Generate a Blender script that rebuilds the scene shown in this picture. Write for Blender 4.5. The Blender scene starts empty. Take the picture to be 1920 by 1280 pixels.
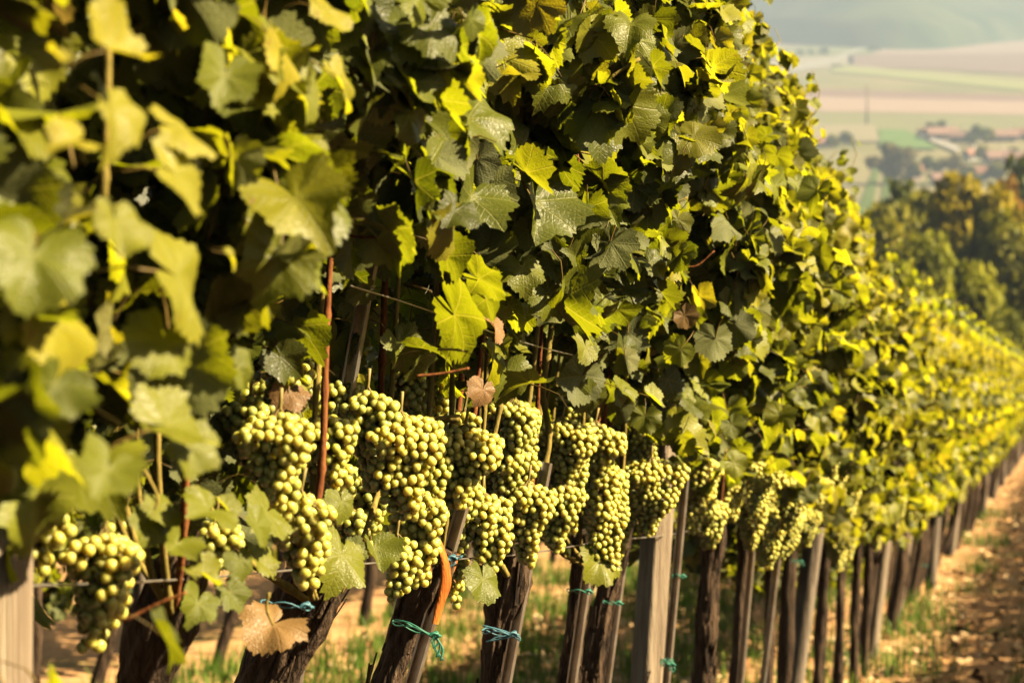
import bpy, math, random
import numpy as np
from mathutils import Vector, Matrix

SC = bpy.context.scene
COL = SC.collection
R = math.radians
random.seed(7)
rng = np.random.default_rng(11)

# ------------------------------------------------------------------ camera
FPX = 85.0 / 36.0 * 1920.0          # focal length in photo pixels (1920 wide)
TH = math.atan(680.0 / FPX)         # camera pitch below the horizon
CT, ST = math.cos(TH), math.sin(TH)
cam_d = bpy.data.cameras.new('camera')
cam_d.lens = 85.0
cam_d.sensor_width = 36.0
cam_d.clip_start = 0.05
cam_d.clip_end = 20000.0
cam_d.dof.use_dof = True
cam_d.dof.focus_distance = 3.3
cam_d.dof.aperture_fstop = 8.6
cam_d.dof.aperture_blades = 7
cam = bpy.data.objects.new('camera', cam_d)
COL.objects.link(cam)
cam.location = (0, 0, 0)
cam.rotation_euler = (math.pi / 2 - TH, 0, 0)
SC.camera = cam

# ------------------------------------------------------------------ sky and sun
YAW = math.atan(1050.0 / FPX)       # the row runs this far to the right of the view
SUN_EL = R(41)
SUN_AZ = YAW + R(85)                # measured clockwise from +Y
w = bpy.data.worlds.new('World')
SC.world = w
w.use_nodes = True
wn = w.node_tree
sky = wn.nodes.new('ShaderNodeTexSky')
sky.sky_type = 'NISHITA'
sky.sun_disc = False
sky.sun_elevation = SUN_EL
sky.sun_rotation = SUN_AZ
sky.dust_density = 2.0
wb = wn.nodes.new('ShaderNodeMix'); wb.data_type = 'RGBA'; wb.blend_type = 'MULTIPLY'      # the photograph's warm white balance
wb.inputs[0].default_value = 1.0; wb.inputs[7].default_value = (0.85, 0.69, 0.43, 1)
wn.links.new(sky.outputs[0], wb.inputs[6]); wn.links.new(wb.outputs[2], wn.nodes['Background'].inputs[0])
wn.nodes['Background'].inputs[1].default_value = 0.058
sd = bpy.data.lights.new('sun', 'SUN')
sd.energy = 5.0
sd.angle = R(0.5)
sd.color = (1.0, 0.81, 0.50)
sun = bpy.data.objects.new('sun', sd)
COL.objects.link(sun)
SUNV = Vector((math.cos(SUN_EL) * math.sin(SUN_AZ), math.cos(SUN_EL) * math.cos(SUN_AZ), math.sin(SUN_EL)))
sun.rotation_euler = SUNV.to_track_quat('Z', 'Y').to_euler()
SC.view_settings.view_transform = 'Standard'
SC.view_settings.look = 'None'
SC.view_settings.exposure = 1.9
SC.view_settings.gamma = 1.0
SC.cycles.max_bounces = 5
SC.cycles.transmission_bounces = 0
SC.cycles.diffuse_bounces = 0
SC.cycles.glossy_bounces = 2
SC.cycles.volume_bounces = 0
SC.cycles.use_denoising = True
SC.cycles.sample_clamp_indirect = 4.0

# ------------------------------------------------------------------ place geometry
WIRE = 0.87                          # height of the fruiting wire above the ground
LAT = 0.88                           # sideways distance camera - row
LV = Vector((math.cos(YAW), -math.sin(YAW), 0))   # to the right of the row
TV = Vector((math.sin(YAW), math.cos(YAW), 0))    # along the row, away
LEAN = 0.05
def cam2w(xc, yc, z):
    return Vector((xc, z * CT + yc * ST, -z * ST + yc * CT))
def px(x, y, z):
    """point seen at photo pixel (x, y) at camera depth z"""
    return cam2w((x - 960.0) / FPX * z, (640.0 - y) / FPX * z, z)
def hw(z):
    return 0.485 * (1 - math.exp(-z / 4.986)) if z > 0 else 0.485 * z / 4.986
def wire_yc(z):
    return -(83.0 / FPX) * z - hw(z)
_zz = np.concatenate([np.linspace(-14, 20, 341), np.linspace(20.5, 90, 140)])
_w = [cam2w(0, wire_yc(z), z) for z in _zz]
_gy = np.array([p.y for p in _w]); _gz = np.array([p.z for p in _w]) - WIRE
def ground_np(Y):
    Y = np.asarray(Y, float)
    g = np.interp(Y, _gy, _gz)
    y1, z1 = 80.0, float(np.interp(80.0, _gy, _gz))
    sl = -0.1683
    far = z1 + sl * (Y - y1)
    # ease into the flat valley floor at -60
    k = np.clip(-60.0 - far, -12, None)
    far = np.where(far < -48.0, -60.0 + 12.0 * np.exp(-(np.maximum(-48.0 - far, 0)) / 12.0), far)
    return np.where(Y > y1, far, g)
def ground(Y):
    return float(ground_np(Y))
def row_pt(z, v=0.0, h=0.0, off=0.0):
    """point of the vine row: z camera depth, v to the right of its middle, h above ground; off moves to a neighbour row"""
    p = cam2w((1050.0 / FPX) * z - LAT, wire_yc(z), z)
    p = Vector((p.x, p.y, ground(p.y)))
    q = p + LV * (v + LEAN * (h - WIRE) + off)
    if off:
        q.z = ground(q.y)
    q.z += h
    return q
def zx(x, v=0.0):
    return (LAT - v) * FPX / (2010.0 - x)
def on_row(x, y, v=0.0):
    """photo pixel -> point of the row's lengthwise plane v metres in front of its middle"""
    return px(x, y, zx(x, v))
def ground_hit(x, y):
    d = px(x, y, 1.0)
    lo, hi = 1.0, 6000.0
    for _ in range(60):
        m = math.sqrt(lo * hi)
        if d.z * m < ground(d.y * m):
            hi = m
        else:
            lo = m
    return d * lo

# ------------------------------------------------------------------ object helpers
def tag(o, label=None, cat=None, group=None, kind=None):
    if label: o['label'] = label
    if cat: o['category'] = cat
    if group: o['group'] = group
    if kind: o['kind'] = kind
    return o
def empty(name, loc, label=None, cat=None, group=None):
    o = bpy.data.objects.new(name, None)
    o.empty_display_size = 0.05
    COL.objects.link(o)
    o.location = loc
    return tag(o, label, cat, group)
def link(name, me, parent=None, loc=None):
    o = bpy.data.objects.new(name, me)
    COL.objects.link(o)
    if parent is not None: o.parent = parent
    if loc is not None: o.location = loc
    return o
def copy_tree(o, parent=None):
    c = o.copy(); COL.objects.link(c); c.parent = parent
    for ch in list(o.children):
        copy_tree(ch, c)
    return c

class MB:
    """collects vertices and faces (tris / quads) with numpy, builds ONE mesh"""
    def __init__(s):
        s.v = []; s.f3 = []; s.f4 = []; s.n = 0; s.c = []; s.uv = []
    def add(s, V, f3=None, f4=None, c=None, uv=None):
        V = np.asarray(V, float).reshape(-1, 3)
        if f3 is not None and len(f3): s.f3.append(np.asarray(f3, np.int64) + s.n)
        if f4 is not None and len(f4): s.f4.append(np.asarray(f4, np.int64) + s.n)
        s.v.append(V); s.n += len(V)
        s.c.append(np.zeros((len(V), 4)) if c is None else np.broadcast_to(np.asarray(c, float), (len(V), 4)))
        s.uv.append(np.zeros((len(V), 2)) if uv is None else np.asarray(uv, float))
    def mesh(s, name, mat, smooth=True, attrs=False, origin=None):
        V = np.concatenate(s.v)
        if origin is not None: V = V - np.asarray(origin, float)
        me = bpy.data.meshes.new(name)
        f3 = np.concatenate(s.f3) if s.f3 else np.zeros((0, 3), np.int64)
        f4 = np.concatenate(s.f4) if s.f4 else np.zeros((0, 4), np.int64)
        loops = np.concatenate([f3.ravel(), f4.ravel()]).astype(np.int32)
        tot = np.concatenate([np.full(len(f3), 3), np.full(len(f4), 4)]).astype(np.int32)
        start = np.concatenate([[0], np.cumsum(tot)[:-1]]).astype(np.int32)
        me.vertices.add(len(V)); me.vertices.foreach_set('co', V.astype(np.float32).ravel())
        me.loops.add(len(loops)); me.loops.foreach_set('vertex_index', loops)
        me.polygons.add(len(tot)); me.polygons.foreach_set('loop_start', start)
        me.polygons.foreach_set('loop_total', tot)
        me.polygons.foreach_set('use_smooth', np.full(len(tot), smooth))
        if attrs:
            a = me.attributes.new('tint', 'FLOAT_COLOR', 'POINT')
            a.data.foreach_set('color', np.concatenate(s.c).astype(np.float32).ravel())
            u = me.attributes.new('leaf_uv', 'FLOAT2', 'POINT')
            u.data.foreach_set('vector', np.concatenate(s.uv).astype(np.float32).ravel())
        me.update(calc_edges=True)
        me.validate()
        if mat: me.materials.append(mat)
        return me
    def build(s, name, mat, parent=None, loc=None, smooth=True, attrs=False, origin=None):
        return link(name, s.mesh(name, mat, smooth, attrs, origin), parent, loc)

def tube(mb, pts, rad, k=8, c=None, bump=None, caps=True):
    """tapered tube along pts; bump(i, angles)->radius factor"""
    pts = [Vector(p) for p in pts]
    n = len(pts)
    rad = [rad] * n if np.isscalar(rad) else list(rad)
    ang = np.linspace(0, 2 * math.pi, k, endpoint=False)
    V = []
    up = None
    for i, p in enumerate(pts):
        d = (pts[min(i + 1, n - 1)] - pts[max(i - 1, 0)]).normalized()
        if up is None:
            a = Vector((0, 0, 1)) if abs(d.z) < 0.9 else Vector((1, 0, 0))
            x = d.cross(a).normalized()
        else:
            x = (up - d * up.dot(d)).normalized()
        y = d.cross(x); up = x
        fr = np.ones(k) if bump is None else bump(i, ang)
        for a, f in zip(ang, fr):
            V.append(p + (x * math.cos(a) + y * math.sin(a)) * rad[i] * f)
    F = []
    for i in range(n - 1):
        for j in range(k):
            F.append((i * k + j, i * k + (j + 1) % k, (i + 1) * k + (j + 1) % k, (i + 1) * k + j))
    T = []
    if caps:
        V += [pts[0], pts[-1]]
        for j in range(k):
            T.append((n * k, (j + 1) % k, j)); T.append((n * k + 1, (n - 1) * k + j, (n - 1) * k + (j + 1) % k))
    mb.add([tuple(v) for v in V], f3=T, f4=F, c=c)
def bez(pts, n):
    """smooth curve through pts (Catmull-Rom), n points per span"""
    P = [Vector(p) for p in pts]
    P = [P[0] * 2 - P[1]] + P + [P[-1] * 2 - P[-2]]
    out = []
    for i in range(1, len(P) - 2):
        for j in range(n):
            t = j / n
            a, b, c, d = P[i - 1], P[i], P[i + 1], P[i + 2]
            out.append(0.5 * ((2 * b) + (c - a) * t + (2 * a - 5 * b + 4 * c - d) * t * t + (3 * b - a - 3 * c + d) * t ** 3))
    out.append(P[-2])
    return out
def box(mb, c, sx, sy, sz, ax=(1, 0, 0), ay=(0, 1, 0), az=(0, 0, 1), col=None):
    c, ax, ay, az = Vector(c), Vector(ax), Vector(ay), Vector(az)
    V = [c + ax * (sx / 2 * i) + ay * (sy / 2 * j) + az * (sz / 2 * k) for k in (-1, 1) for j in (-1, 1) for i in (-1, 1)]
    mb.add([tuple(v) for v in V], f4=[(0, 2, 3, 1), (4, 5, 7, 6), (0, 1, 5, 4), (2, 6, 7, 3), (0, 4, 6, 2), (1, 3, 7, 5)], c=col)

# ------------------------------------------------------------------ materials
class NT:
    def __init__(s, name):
        s.m = bpy.data.materials.new(name); s.m.use_nodes = True
        s.t = s.m.node_tree; s.t.nodes.clear()
        s.out = s.t.nodes.new('ShaderNodeOutputMaterial')
    def n(s, typ, **kw):
        nd = s.t.nodes.new('ShaderNode' + typ)
        for k, v in kw.items(): setattr(nd, k, v)
        return nd
    def l(s, a, b): s.t.links.new(a, b)
    def set(s, sock, v):
        if hasattr(v, 'is_output') or isinstance(v, bpy.types.NodeSocket): s.l(v, sock)
        else: sock.default_value = v
    def math(s, op, a, b=0.0, c=0.0, clamp=False):
        nd = s.n('Math', operation=op); nd.use_clamp = clamp
        s.set(nd.inputs[0], a); s.set(nd.inputs[1], b)
        if op in ('MULTIPLY_ADD', 'SMOOTH_MIN', 'COMPARE'): s.set(nd.inputs[2], c)
        return nd.outputs[0]
    def mix(s, f, a, b, blend='MIX'):
        nd = s.n('Mix', data_type='RGBA', blend_type=blend)
        s.set(nd.inputs[0], f)
        for k, v in ((6, a), (7, b)):
            if isinstance(v, tuple): v = (*v[:3], 1.0)
            s.set(nd.inputs[k], v)
        return nd.outputs[2]
    def ramp(s, f, stops):
        nd = s.n('ValToRGB'); s.l(f, nd.inputs[0])
        e = nd.color_ramp.elements
        while len(e) < len(stops): e.new(0.5)
        for k, (p, c) in enumerate(stops):
            e[k].position = p; e[k].color = (*c[:3], 1.0) if not np.isscalar(c) else (c, c, c, 1.0)
        return nd.outputs[0]
    def noise(s, scale, detail=3.0, rough=0.55, vec=None, dist=0.0):
        nd = s.n('TexNoise'); nd.inputs['Scale'].default_value = scale; nd.inputs['Detail'].default_value = detail
        nd.inputs['Roughness'].default_value = rough; nd.inputs['Distortion'].default_value = dist
        if vec is not None: s.l(vec, nd.inputs['Vector'])
        return nd.outputs[0]
    def coord(s, which='Object', scale=None):
        o = s.n('TexCoord').outputs[which]
        if scale:
            m = s.n('Mapping'); s.l(o, m.inputs[0]); m.inputs['Scale'].default_value = scale
            o = m.outputs[0]
        return o
    def bump(s, h, strength, dist=0.01):
        b = s.n('Bump'); b.inputs['Strength'].default_value = strength; b.inputs['Distance'].default_value = dist
        s.l(h, b.inputs['Height']); return b.outputs[0]
    def principled(s, col, rough=0.7, spec=0.5, normal=None, **kw):
        p = s.n('BsdfPrincipled')
        if isinstance(col, tuple): col = (*col[:3], 1.0)
        s.set(p.inputs['Base Color'], col); s.set(p.inputs['Roughness'], rough)
        s.set(p.inputs['Specular IOR Level'], spec)
        if normal is not None: s.l(normal, p.inputs['Normal'])
        for k, v in kw.items(): s.set(p.inputs[k.replace('_', ' ')], v)
        return p
    def done(s, sh):
        s.l(sh, s.out.inputs[0]); return s.m

def leaf_material(name, detail=True):
    t = NT(name)
    at = t.n('Attribute', attribute_name='tint')
    sp = t.n('SeparateColor'); t.l(at.outputs['Color'], sp.inputs[0])
    yel, rnd, pet, dry = sp.outputs[0], sp.outputs[1], sp.outputs[2], at.outputs['Alpha']
    uv = t.n('Attribute', attribute_name='leaf_uv').outputs['Vector']
    sx = t.n('SeparateXYZ'); t.l(uv, sx.inputs[0])
    X = t.math('ABSOLUTE', sx.outputs[0]); Y = sx.outputs[1]
    # the blade's colour: green to lemon to gold, with age and with sunlit glow painted into the tint
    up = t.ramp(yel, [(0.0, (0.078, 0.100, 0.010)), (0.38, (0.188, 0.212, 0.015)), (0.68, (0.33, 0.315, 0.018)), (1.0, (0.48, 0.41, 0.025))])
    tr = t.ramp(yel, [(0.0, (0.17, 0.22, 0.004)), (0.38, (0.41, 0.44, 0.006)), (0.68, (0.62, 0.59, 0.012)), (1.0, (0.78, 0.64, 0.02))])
    lum = t.math('MULTIPLY_ADD', rnd, 0.8, 0.6)
    n1 = t.noise(9.0, 3.0, vec=uv) if detail else None
    if detail:
        blot = t.ramp(n1, [(0.35, 0.0), (0.75, 1.0)])
        up = t.mix(t.math('MULTIPLY', blot, 0.35), up, (0.19, 0.19, 0.03))
        # veins: five main ribs from the petiole, with side veins and a fine net
        best = None; sidev = None
        for k, a in enumerate((0.0, 52.0, 108.0)):
            sa, ca = math.sin(R(a)), math.cos(R(a))
            along = t.math('MULTIPLY_ADD', X, sa, t.math('MULTIPLY', Y, ca))
            across = t.math('ABSOLUTE', t.math('SUBTRACT', t.math('MULTIPLY', X, ca), t.math('MULTIPLY', Y, sa)))
            across = t.math('ADD', across, t.math('MULTIPLY', t.math('LESS_THAN', along, 0.0), 9.0))
            st = t.math('FRACT', t.math('MULTIPLY', t.math('MULTIPLY_ADD', across, -0.75, along), 9.0))
            st = t.math('ABSOLUTE', t.math('SUBTRACT', st, 0.5))
            if best is None:
                best, sidev = across, st
            else:
                c = t.math('LESS_THAN', across, best)
                sidev = t.math('ADD', t.math('MULTIPLY', st, c), t.math('MULTIPLY', sidev, t.math('SUBTRACT', 1.0, c)))
                best = t.math('MINIMUM', best, across)
        main = t.ramp(best, [(0.004, 1.0), (0.016, 0.0)])
        side = t.ramp(sidev, [(0.03, 1.0), (0.10, 0.0)])
        vo = t.n('TexVoronoi', feature='DISTANCE_TO_EDGE'); vo.inputs['Scale'].default_value = 17.0
        t.l(uv, vo.inputs['Vector'])
        net = t.ramp(vo.outputs['Distance'], [(0.02, 0.0), (0.28, 1.0)])
        vein = t.math('MAXIMUM', main, t.math('MULTIPLY', side, 0.55))
        up = t.mix(t.math('MULTIPLY', vein, 0.55), up, (0.30, 0.30, 0.06))
        tr = t.mix(t.math('MULTIPLY', vein, 0.5), tr, (0.75, 0.66, 0.06))
        rust = t.ramp(t.noise(3.2, 2.0, vec=uv), [(0.70, 0.0), (0.76, 1.0)])
        rust = t.math('MULTIPLY', rust, t.ramp(yel, [(0.35, 0.0), (0.7, 0.9)]))
        up = t.mix(rust, up, (0.24, 0.075, 0.02)); tr = t.mix(rust, tr, (0.40, 0.10, 0.01))
        h = t.math('SUBTRACT', t.math('MULTIPLY', net, 0.7), t.math('MULTIPLY', vein, 1.1))
        nor = t.bump(h, 0.5, 0.0007)
    else:
        nor = None
    # dry leaf and petiole
    up = t.mix(dry, up, (0.31, 0.175, 0.070)); tr = t.mix(dry, tr, (0.16, 0.085, 0.03))
    up = t.mix(pet, up, (0.30, 0.20, 0.05)); tr = t.mix(pet, tr, (0.10, 0.05, 0.01))
    up = t.mix(1.0, up, t.n('CombineColor').outputs[0], 'MULTIPLY') if False else up
    bright = t.n('CombineColor')
    for k in range(3): t.l(lum, bright.inputs[k])
    up = t.mix(1.0, up, bright.outputs[0], 'MULTIPLY')
    tr = t.mix(1.0, tr, bright.outputs[0], 'MULTIPLY')
    back = t.n('NewGeometry').outputs['Backfacing']
    pale = t.mix(0.42, up, (0.24, 0.25, 0.13))
    col = t.mix(back, up, pale)
    rough = t.math('MULTIPLY_ADD', back, 0.20, 0.43)
    p = t.principled(col, rough, 0.5, nor)
    tl = t.n('BsdfTranslucent'); t.l(tr, tl.inputs[0])
    if nor is not None: t.l(nor, tl.inputs['Normal'])
    mx = t.n('MixShader'); mx.inputs[0].default_value = 0.52
    t.l(p.outputs[0], mx.inputs[1]); t.l(tl.outputs[0], mx.inputs[2])
    return t.done(mx.outputs[0])

def berry_material(name, merged):
    t = NT(name)
    if merged:
        at = t.n('Attribute', attribute_name='tint')
        sp = t.n('SeparateColor'); t.l(at.outputs['Color'], sp.inputs[0]); rnd = sp.outputs[0]
        ripe = sp.outputs[1]
    else:
        oi = t.n('ObjectInfo'); rnd = oi.outputs['Random']
        sp = t.n('SeparateColor'); t.l(oi.outputs['Color'], sp.inputs[0]); ripe = sp.outputs[0]
    f = t.math('ADD', t.math('MULTIPLY_ADD', rnd, 0.50, -0.25), ripe, clamp=True)
    base = t.ramp(f, [(0.0, (0.25, 0.29, 0.070)), (0.45, (0.46, 0.47, 0.090)), (1.0, (0.70, 0.60, 0.11))])
    ob = t.coord('Object')
    if not merged:
        vm = t.n('VectorMath', operation='ADD'); t.l(ob, vm.inputs[0])
        cb = t.n('CombineXYZ'); t.l(t.math('MULTIPLY', rnd, 40.0), cb.inputs[0]); t.l(cb.outputs[0], vm.inputs[1]); ob = vm.outputs[0]
    sc = 90.0
    bl = t.ramp(t.noise(sc * 1.6, 3.0, vec=ob), [(0.38, 0.0), (0.72, 1.0)])
    base = t.mix(t.math('MULTIPLY', bl, 0.22), base, (0.42, 0.42, 0.24))
    vo = t.n('TexVoronoi'); vo.inputs['Scale'].default_value = 260.0; t.l(ob, vo.inputs['Vector'])
    speck = t.ramp(vo.outputs['Distance'], [(0.10, 1.0), (0.17, 0.0)])
    base = t.mix(t.math('MULTIPLY', speck, 0.6), base, (0.14, 0.085, 0.02))
    rough = t.math('MULTIPLY_ADD', bl, 0.22, 0.30)
    p = t.principled(base, rough, 0.5, None)
    p.inputs['Subsurface Weight'].default_value = 1.0
    p.inputs['Subsurface Radius'].default_value = (1.0, 0.85, 0.25)
    p.inputs['Subsurface Scale'].default_value = 0.014
    return t.done(p.outputs[0])

def bark_material(name, a, b, stretch=(60, 60, 7), bump=0.9):
    t = NT(name)
    v = t.coord('Object', stretch)
    n1 = t.noise(1.0, 5.0, 0.65, v, 0.6)
    n2 = t.noise(2.7, 4.0, 0.6, v)
    col = t.mix(t.ramp(n1, [(0.40, 0.0), (0.66, 1.0)]), a, b)
    col = t.mix(t.math('MULTIPLY', t.ramp(n2, [(0.55, 0.0), (0.8, 1.0)]), 0.5), col, tuple(min(1, x * 1.5) for x in b))
    h = t.math('ADD', n1, t.math('MULTIPLY', n2, 0.5))
    return t.done(t.principled(col, 0.85, 0.25, t.bump(h, bump, 0.02)).outputs[0])

def plain_material(name, a, b=None, scale=20.0, rough=0.6, spec=0.4, metal=0.0, bump=0.0, stretch=None):
    t = NT(name)
    v = t.coord('Object', stretch)
    n = t.noise(scale, 4.0, vec=v)
    col = t.mix(t.ramp(n, [(0.3, 0.0), (0.7, 1.0)]), a, b or a)
    p = t.principled(col, rough, spec, t.bump(n, bump, 0.01) if bump else None)
    p.inputs['Metallic'].default_value = metal
    return t.done(p.outputs[0])

M_LEAF = leaf_material('vine_leaf')
M_LEAF_FAR = leaf_material('vine_leaf_distant', False)
M_BERRY = berry_material('grape_skin', False)
M_BERRY_M = berry_material('grape_skin_cluster', True)
M_BARK = bark_material('vine_bark', (0.018, 0.011, 0.008), (0.17, 0.108, 0.066))
M_CANE_RED = bark_material('ripe_cane', (0.17, 0.052, 0.014), (0.30, 0.115, 0.030), (90, 90, 25), 0.25)
M_CANE_GREEN = bark_material('green_cane', (0.22, 0.17, 0.035), (0.36, 0.26, 0.060), (90, 90, 25), 0.25)
M_STEM = plain_material('bunch_stem', (0.24, 0.20, 0.05), (0.33, 0.24, 0.07), 80.0, 0.6)
M_WOOD = bark_material('weathered_wood', (0.20, 0.150, 0.105), (0.40, 0.315, 0.225), (40, 40, 2.2), 0.5)
M_WOOD2 = bark_material('grey_wood', (0.145, 0.112, 0.085), (0.31, 0.25, 0.19), (40, 40, 2.2), 0.5)
M_STEEL = plain_material('galvanised_steel', (0.34, 0.33, 0.31), (0.20, 0.17, 0.14), 30.0, 0.42, 0.5, 0.75, 0.1)
M_WIRE = plain_material('steel_wire', (0.45, 0.43, 0.40), (0.30, 0.27, 0.23), 30.0, 0.4, 0.5, 0.8)
M_TEAL = plain_material('teal_twine', (0.018, 0.15, 0.105), (0.04, 0.22, 0.15), 200.0, 0.5)
M_BLUE = plain_material('blue_twine', (0.045, 0.14, 0.19), (0.08, 0.21, 0.27), 200.0, 0.5)
M_PEEL = bark_material('peeled_bark', (0.42, 0.10, 0.012), (0.62, 0.20, 0.03), (60, 60, 7), 0.5)

# ------------------------------------------------------------------ the ground
def hnoise(x, y, seed=0):
    return (np.sin(x * 1.7 + seed) * np.cos(y * 1.3 - seed * 2) + 0.5 * np.sin(x * 3.9 - y * 2.7 + seed) + 0.3 * np.sin(x * 7.7 + y * 6.1))
ys = np.concatenate([np.arange(-9, 30, 0.3), np.arange(30, 90, 1.5), np.geomspace(90, 9000, 90)])
xs = np.concatenate([-np.geomspace(5000, 12.5, 40), np.arange(-12, 16, 0.3), np.geomspace(16.5, 5000, 40)])
XX, YY = np.meshgrid(xs, ys)
ZZ = ground_np(YY) + 0.012 * hnoise(XX * 1.5, YY * 1.5, 1.0) * (YY < 60)
nx_, ny_ = len(xs), len(ys)
idx = np.arange(nx_ * ny_).reshape(ny_, nx_)
mb = MB()
mb.add(np.stack([XX, YY, ZZ], -1).reshape(-1, 3), f4=np.stack([idx[:-1, :-1], idx[:-1, 1:], idx[1:, 1:], idx[1:, :-1]], -1).reshape(-1, 4))
t = NT('vineyard_soil')
v = t.coord('Object')
n1 = t.noise(0.9, 4.0, vec=v); n2 = t.noise(9.0, 5.0, 0.65, vec=v); n3 = t.noise(45.0, 4.0, 0.7, vec=v)
soil = t.mix(t.ramp(n2, [(0.35, 0.0), (0.68, 1.0)]), (0.32, 0.160, 0.062), (0.57, 0.325, 0.140))
soil = t.mix(t.ramp(n3, [(0.45, 0.0), (0.70, 1.0)]), soil, (0.62, 0.385, 0.20))
soil = t.mix(t.ramp(n1, [(0.56, 0.0), (0.70, 0.8)]), soil, (0.085, 0.115, 0.022))
# beyond the vineyard the ground is meadow
sy = t.n('SeparateXYZ'); t.l(v, sy.inputs[0])
meadow = t.mix(t.ramp(t.noise(0.02, 3.0, vec=v), [(0.35, 0.0), (0.65, 1.0)]), (0.13, 0.13, 0.055), (0.21, 0.18, 0.095))
col = t.mix(t.math('GREATER_THAN', sy.outputs[1], 75.0), soil, meadow)
ground_o = mb.build('ground', t.done(t.principled(col, 0.95, 0.15, t.bump(n2, 0.6, 0.03)).outputs[0]))
tag(ground_o, kind='structure')

# ------------------------------------------------------------------ leaves
def leaf_template(M, rings, seed, petiole=True):
    r = np.random.default_rng(seed)
    dp = r.uniform(0.86, 1.06)        # depth of the bays between lobes
    ca = np.array([0, 26, 52, 82, 108, 140, 166, 172]) * math.pi / 180
    cr = np.array([0.65, 0.57 * dp, 0.61, 0.54 * dp, 0.55, 0.49, 0.37, 0.20])
    phi = np.linspace(-172, 172, M) * math.pi / 180
    ap = np.abs(phi)
    rad = np.zeros(M)
    for i, a in enumerate(ap):
        k = min(np.searchsorted(ca, a, side='right') - 1, len(ca) - 2)
        tt = (a - ca[k]) / (ca[k + 1] - ca[k]); tt = (1 - math.cos(tt * math.pi)) / 2
        rad[i] = cr[k] * (1 - tt) + cr[k + 1] * tt
    if M >= 30:
        per = 3 if M >= 60 else 2
        saw = np.array([((i % per) / per) for i in range(M)])
        big = 1 + 0.05 * np.sin(phi * 9 + r.uniform(0, 6))
        rad = rad * big * (0.93 + 0.13 * saw + 0.02 * r.standard_normal(M))
    asym = 1 + 0.08 * r.standard_normal() * np.sin(phi)
    rad = rad * asym
    fr = np.linspace(0, 1, rings + 1)[1:] ** 0.85
    P = [[0, 0]]
    for f in fr:
        for i in range(M):
            rr = rad[i] * f if f > 0.99 else f * (rad[i] * f + 0.50 * (1 - f))
            P.append([rr * math.sin(phi[i]), rr * math.cos(phi[i])])
    P = np.array(P)
    x, y = P[:, 0], P[:, 1]
    rr = np.hypot(x, y); ph = np.arctan2(x, y)
    fold = r.uniform(0.10, 0.95); droop = r.uniform(-0.1, 0.95); wav = r.uniform(0.03, 0.10); k0 = r.uniform(0, 6)
    tw = r.uniform(-0.5, 0.5); roll = r.uniform(-0.35, 0.8)
    z = fold * np.sqrt(x * x + 0.003) * (1 - 0.3 * rr) - droop * np.where(y > 0, y, 0.4 * y) ** 2 - roll * x * x \
        + wav * np.sin(ph * r.integers(4, 7) + k0) * (rr / 0.6) ** 3 + tw * x * y \
        + 0.010 * np.cos(ph * 6.8) * np.sin(np.clip(rr / 0.6, 0, 1) * math.pi)
    V = np.stack([x, y, z], -1)
    f3 = []; f4 = []
    for i in range(M - 1): f3.append((0, 2 + i, 1 + i))
    for k in range(rings - 1):
        a, b = 1 + k * M, 1 + (k + 1) * M
        for i in range(M - 1): f4.append((a + i, a + i + 1, b + i + 1, b + i))
    uv = P.copy(); pet = np.zeros(len(V))
    if petiole:
        n0 = len(V); pv = []
        c0 = np.array([0, 0, 0.0]); L = r.uniform(0.55, 0.95)
        pts = [c0, np.array([0, -0.22 * L, -0.05]), np.array([0.03, -0.62 * L, -0.22 * L]), np.array([0.05, -0.85 * L, -0.55 * L])]
        for q in pts:
            for a in (0, 2.1, 4.2): pv.append(q + 0.016 * np.array([math.cos(a), 0.0, math.sin(a)]))
        for i in range(3):
            for j in range(3):
                f4.append((n0 + i * 3 + j, n0 + i * 3 + (j + 1) % 3, n0 + i * 3 + 3 + (j + 1) % 3, n0 + i * 3 + 3 + j))
        V = np.concatenate([V, np.array(pv)]); uv = np.concatenate([uv, np.full((12, 2), 0.3)]); pet = np.concatenate([pet, np.ones(12)])
    return V, np.array(f3), (np.array(f4) if f4 else np.zeros((0, 4), int)), uv, pet
T_HI = [leaf_template(84, 4, 100 + i) for i in range(14)]
T_MID = [leaf_template(34, 2, 200 + i) for i in range(12)]
T_LOW = [leaf_template(15, 1, 300 + i, False) for i in range(10)]

def add_leaves(mb, temps, pos, nor, tip, size, yel, rnd, dry, r):
    """pos, nor, tip (N,3); one leaf each"""
    pos, nor, tip = np.asarray(pos), np.asarray(nor), np.asarray(tip)
    nor = nor / np.linalg.norm(nor, axis=1, keepdims=True)
    tip = tip - nor * np.sum(tip * nor, 1, keepdims=True)
    tip = tip / np.maximum(np.linalg.norm(tip, axis=1, keepdims=True), 1e-6)
    xax = np.cross(tip, nor)
    which = r.integers(0, len(temps), len(pos))
    for k, (V, f3, f4, uv, pet) in enumerate(temps):
        s = np.where(which == k)[0]
        if not len(s): continue
        n, m = len(s), len(V)
        W = (V[None, :, 0:1] * xax[s][:, None, :] + V[None, :, 1:2] * tip[s][:, None, :] + V[None, :, 2:3] * nor[s][:, None, :]) * np.asarray(size)[s][:, None, None] + pos[s][:, None, :]
        off = (np.arange(n) * m)[:, None, None]
        C = np.zeros((n, m, 4))
        C[..., 0] = np.asarray(yel)[s][:, None]; C[..., 1] = np.asarray(rnd)[s][:, None]
        C[..., 2] = pet[None]; C[..., 3] = np.asarray(dry)[s][:, None]
        U = np.broadcast_to(uv[None], (n, m, 2)) 
        mb.add(W.reshape(-1, 3), (f3[None] + off).reshape(-1, 3), (f4[None] + off).reshape(-1, 4) if len(f4) else None, C.reshape(-1, 4), U.reshape(-1, 2))

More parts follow.
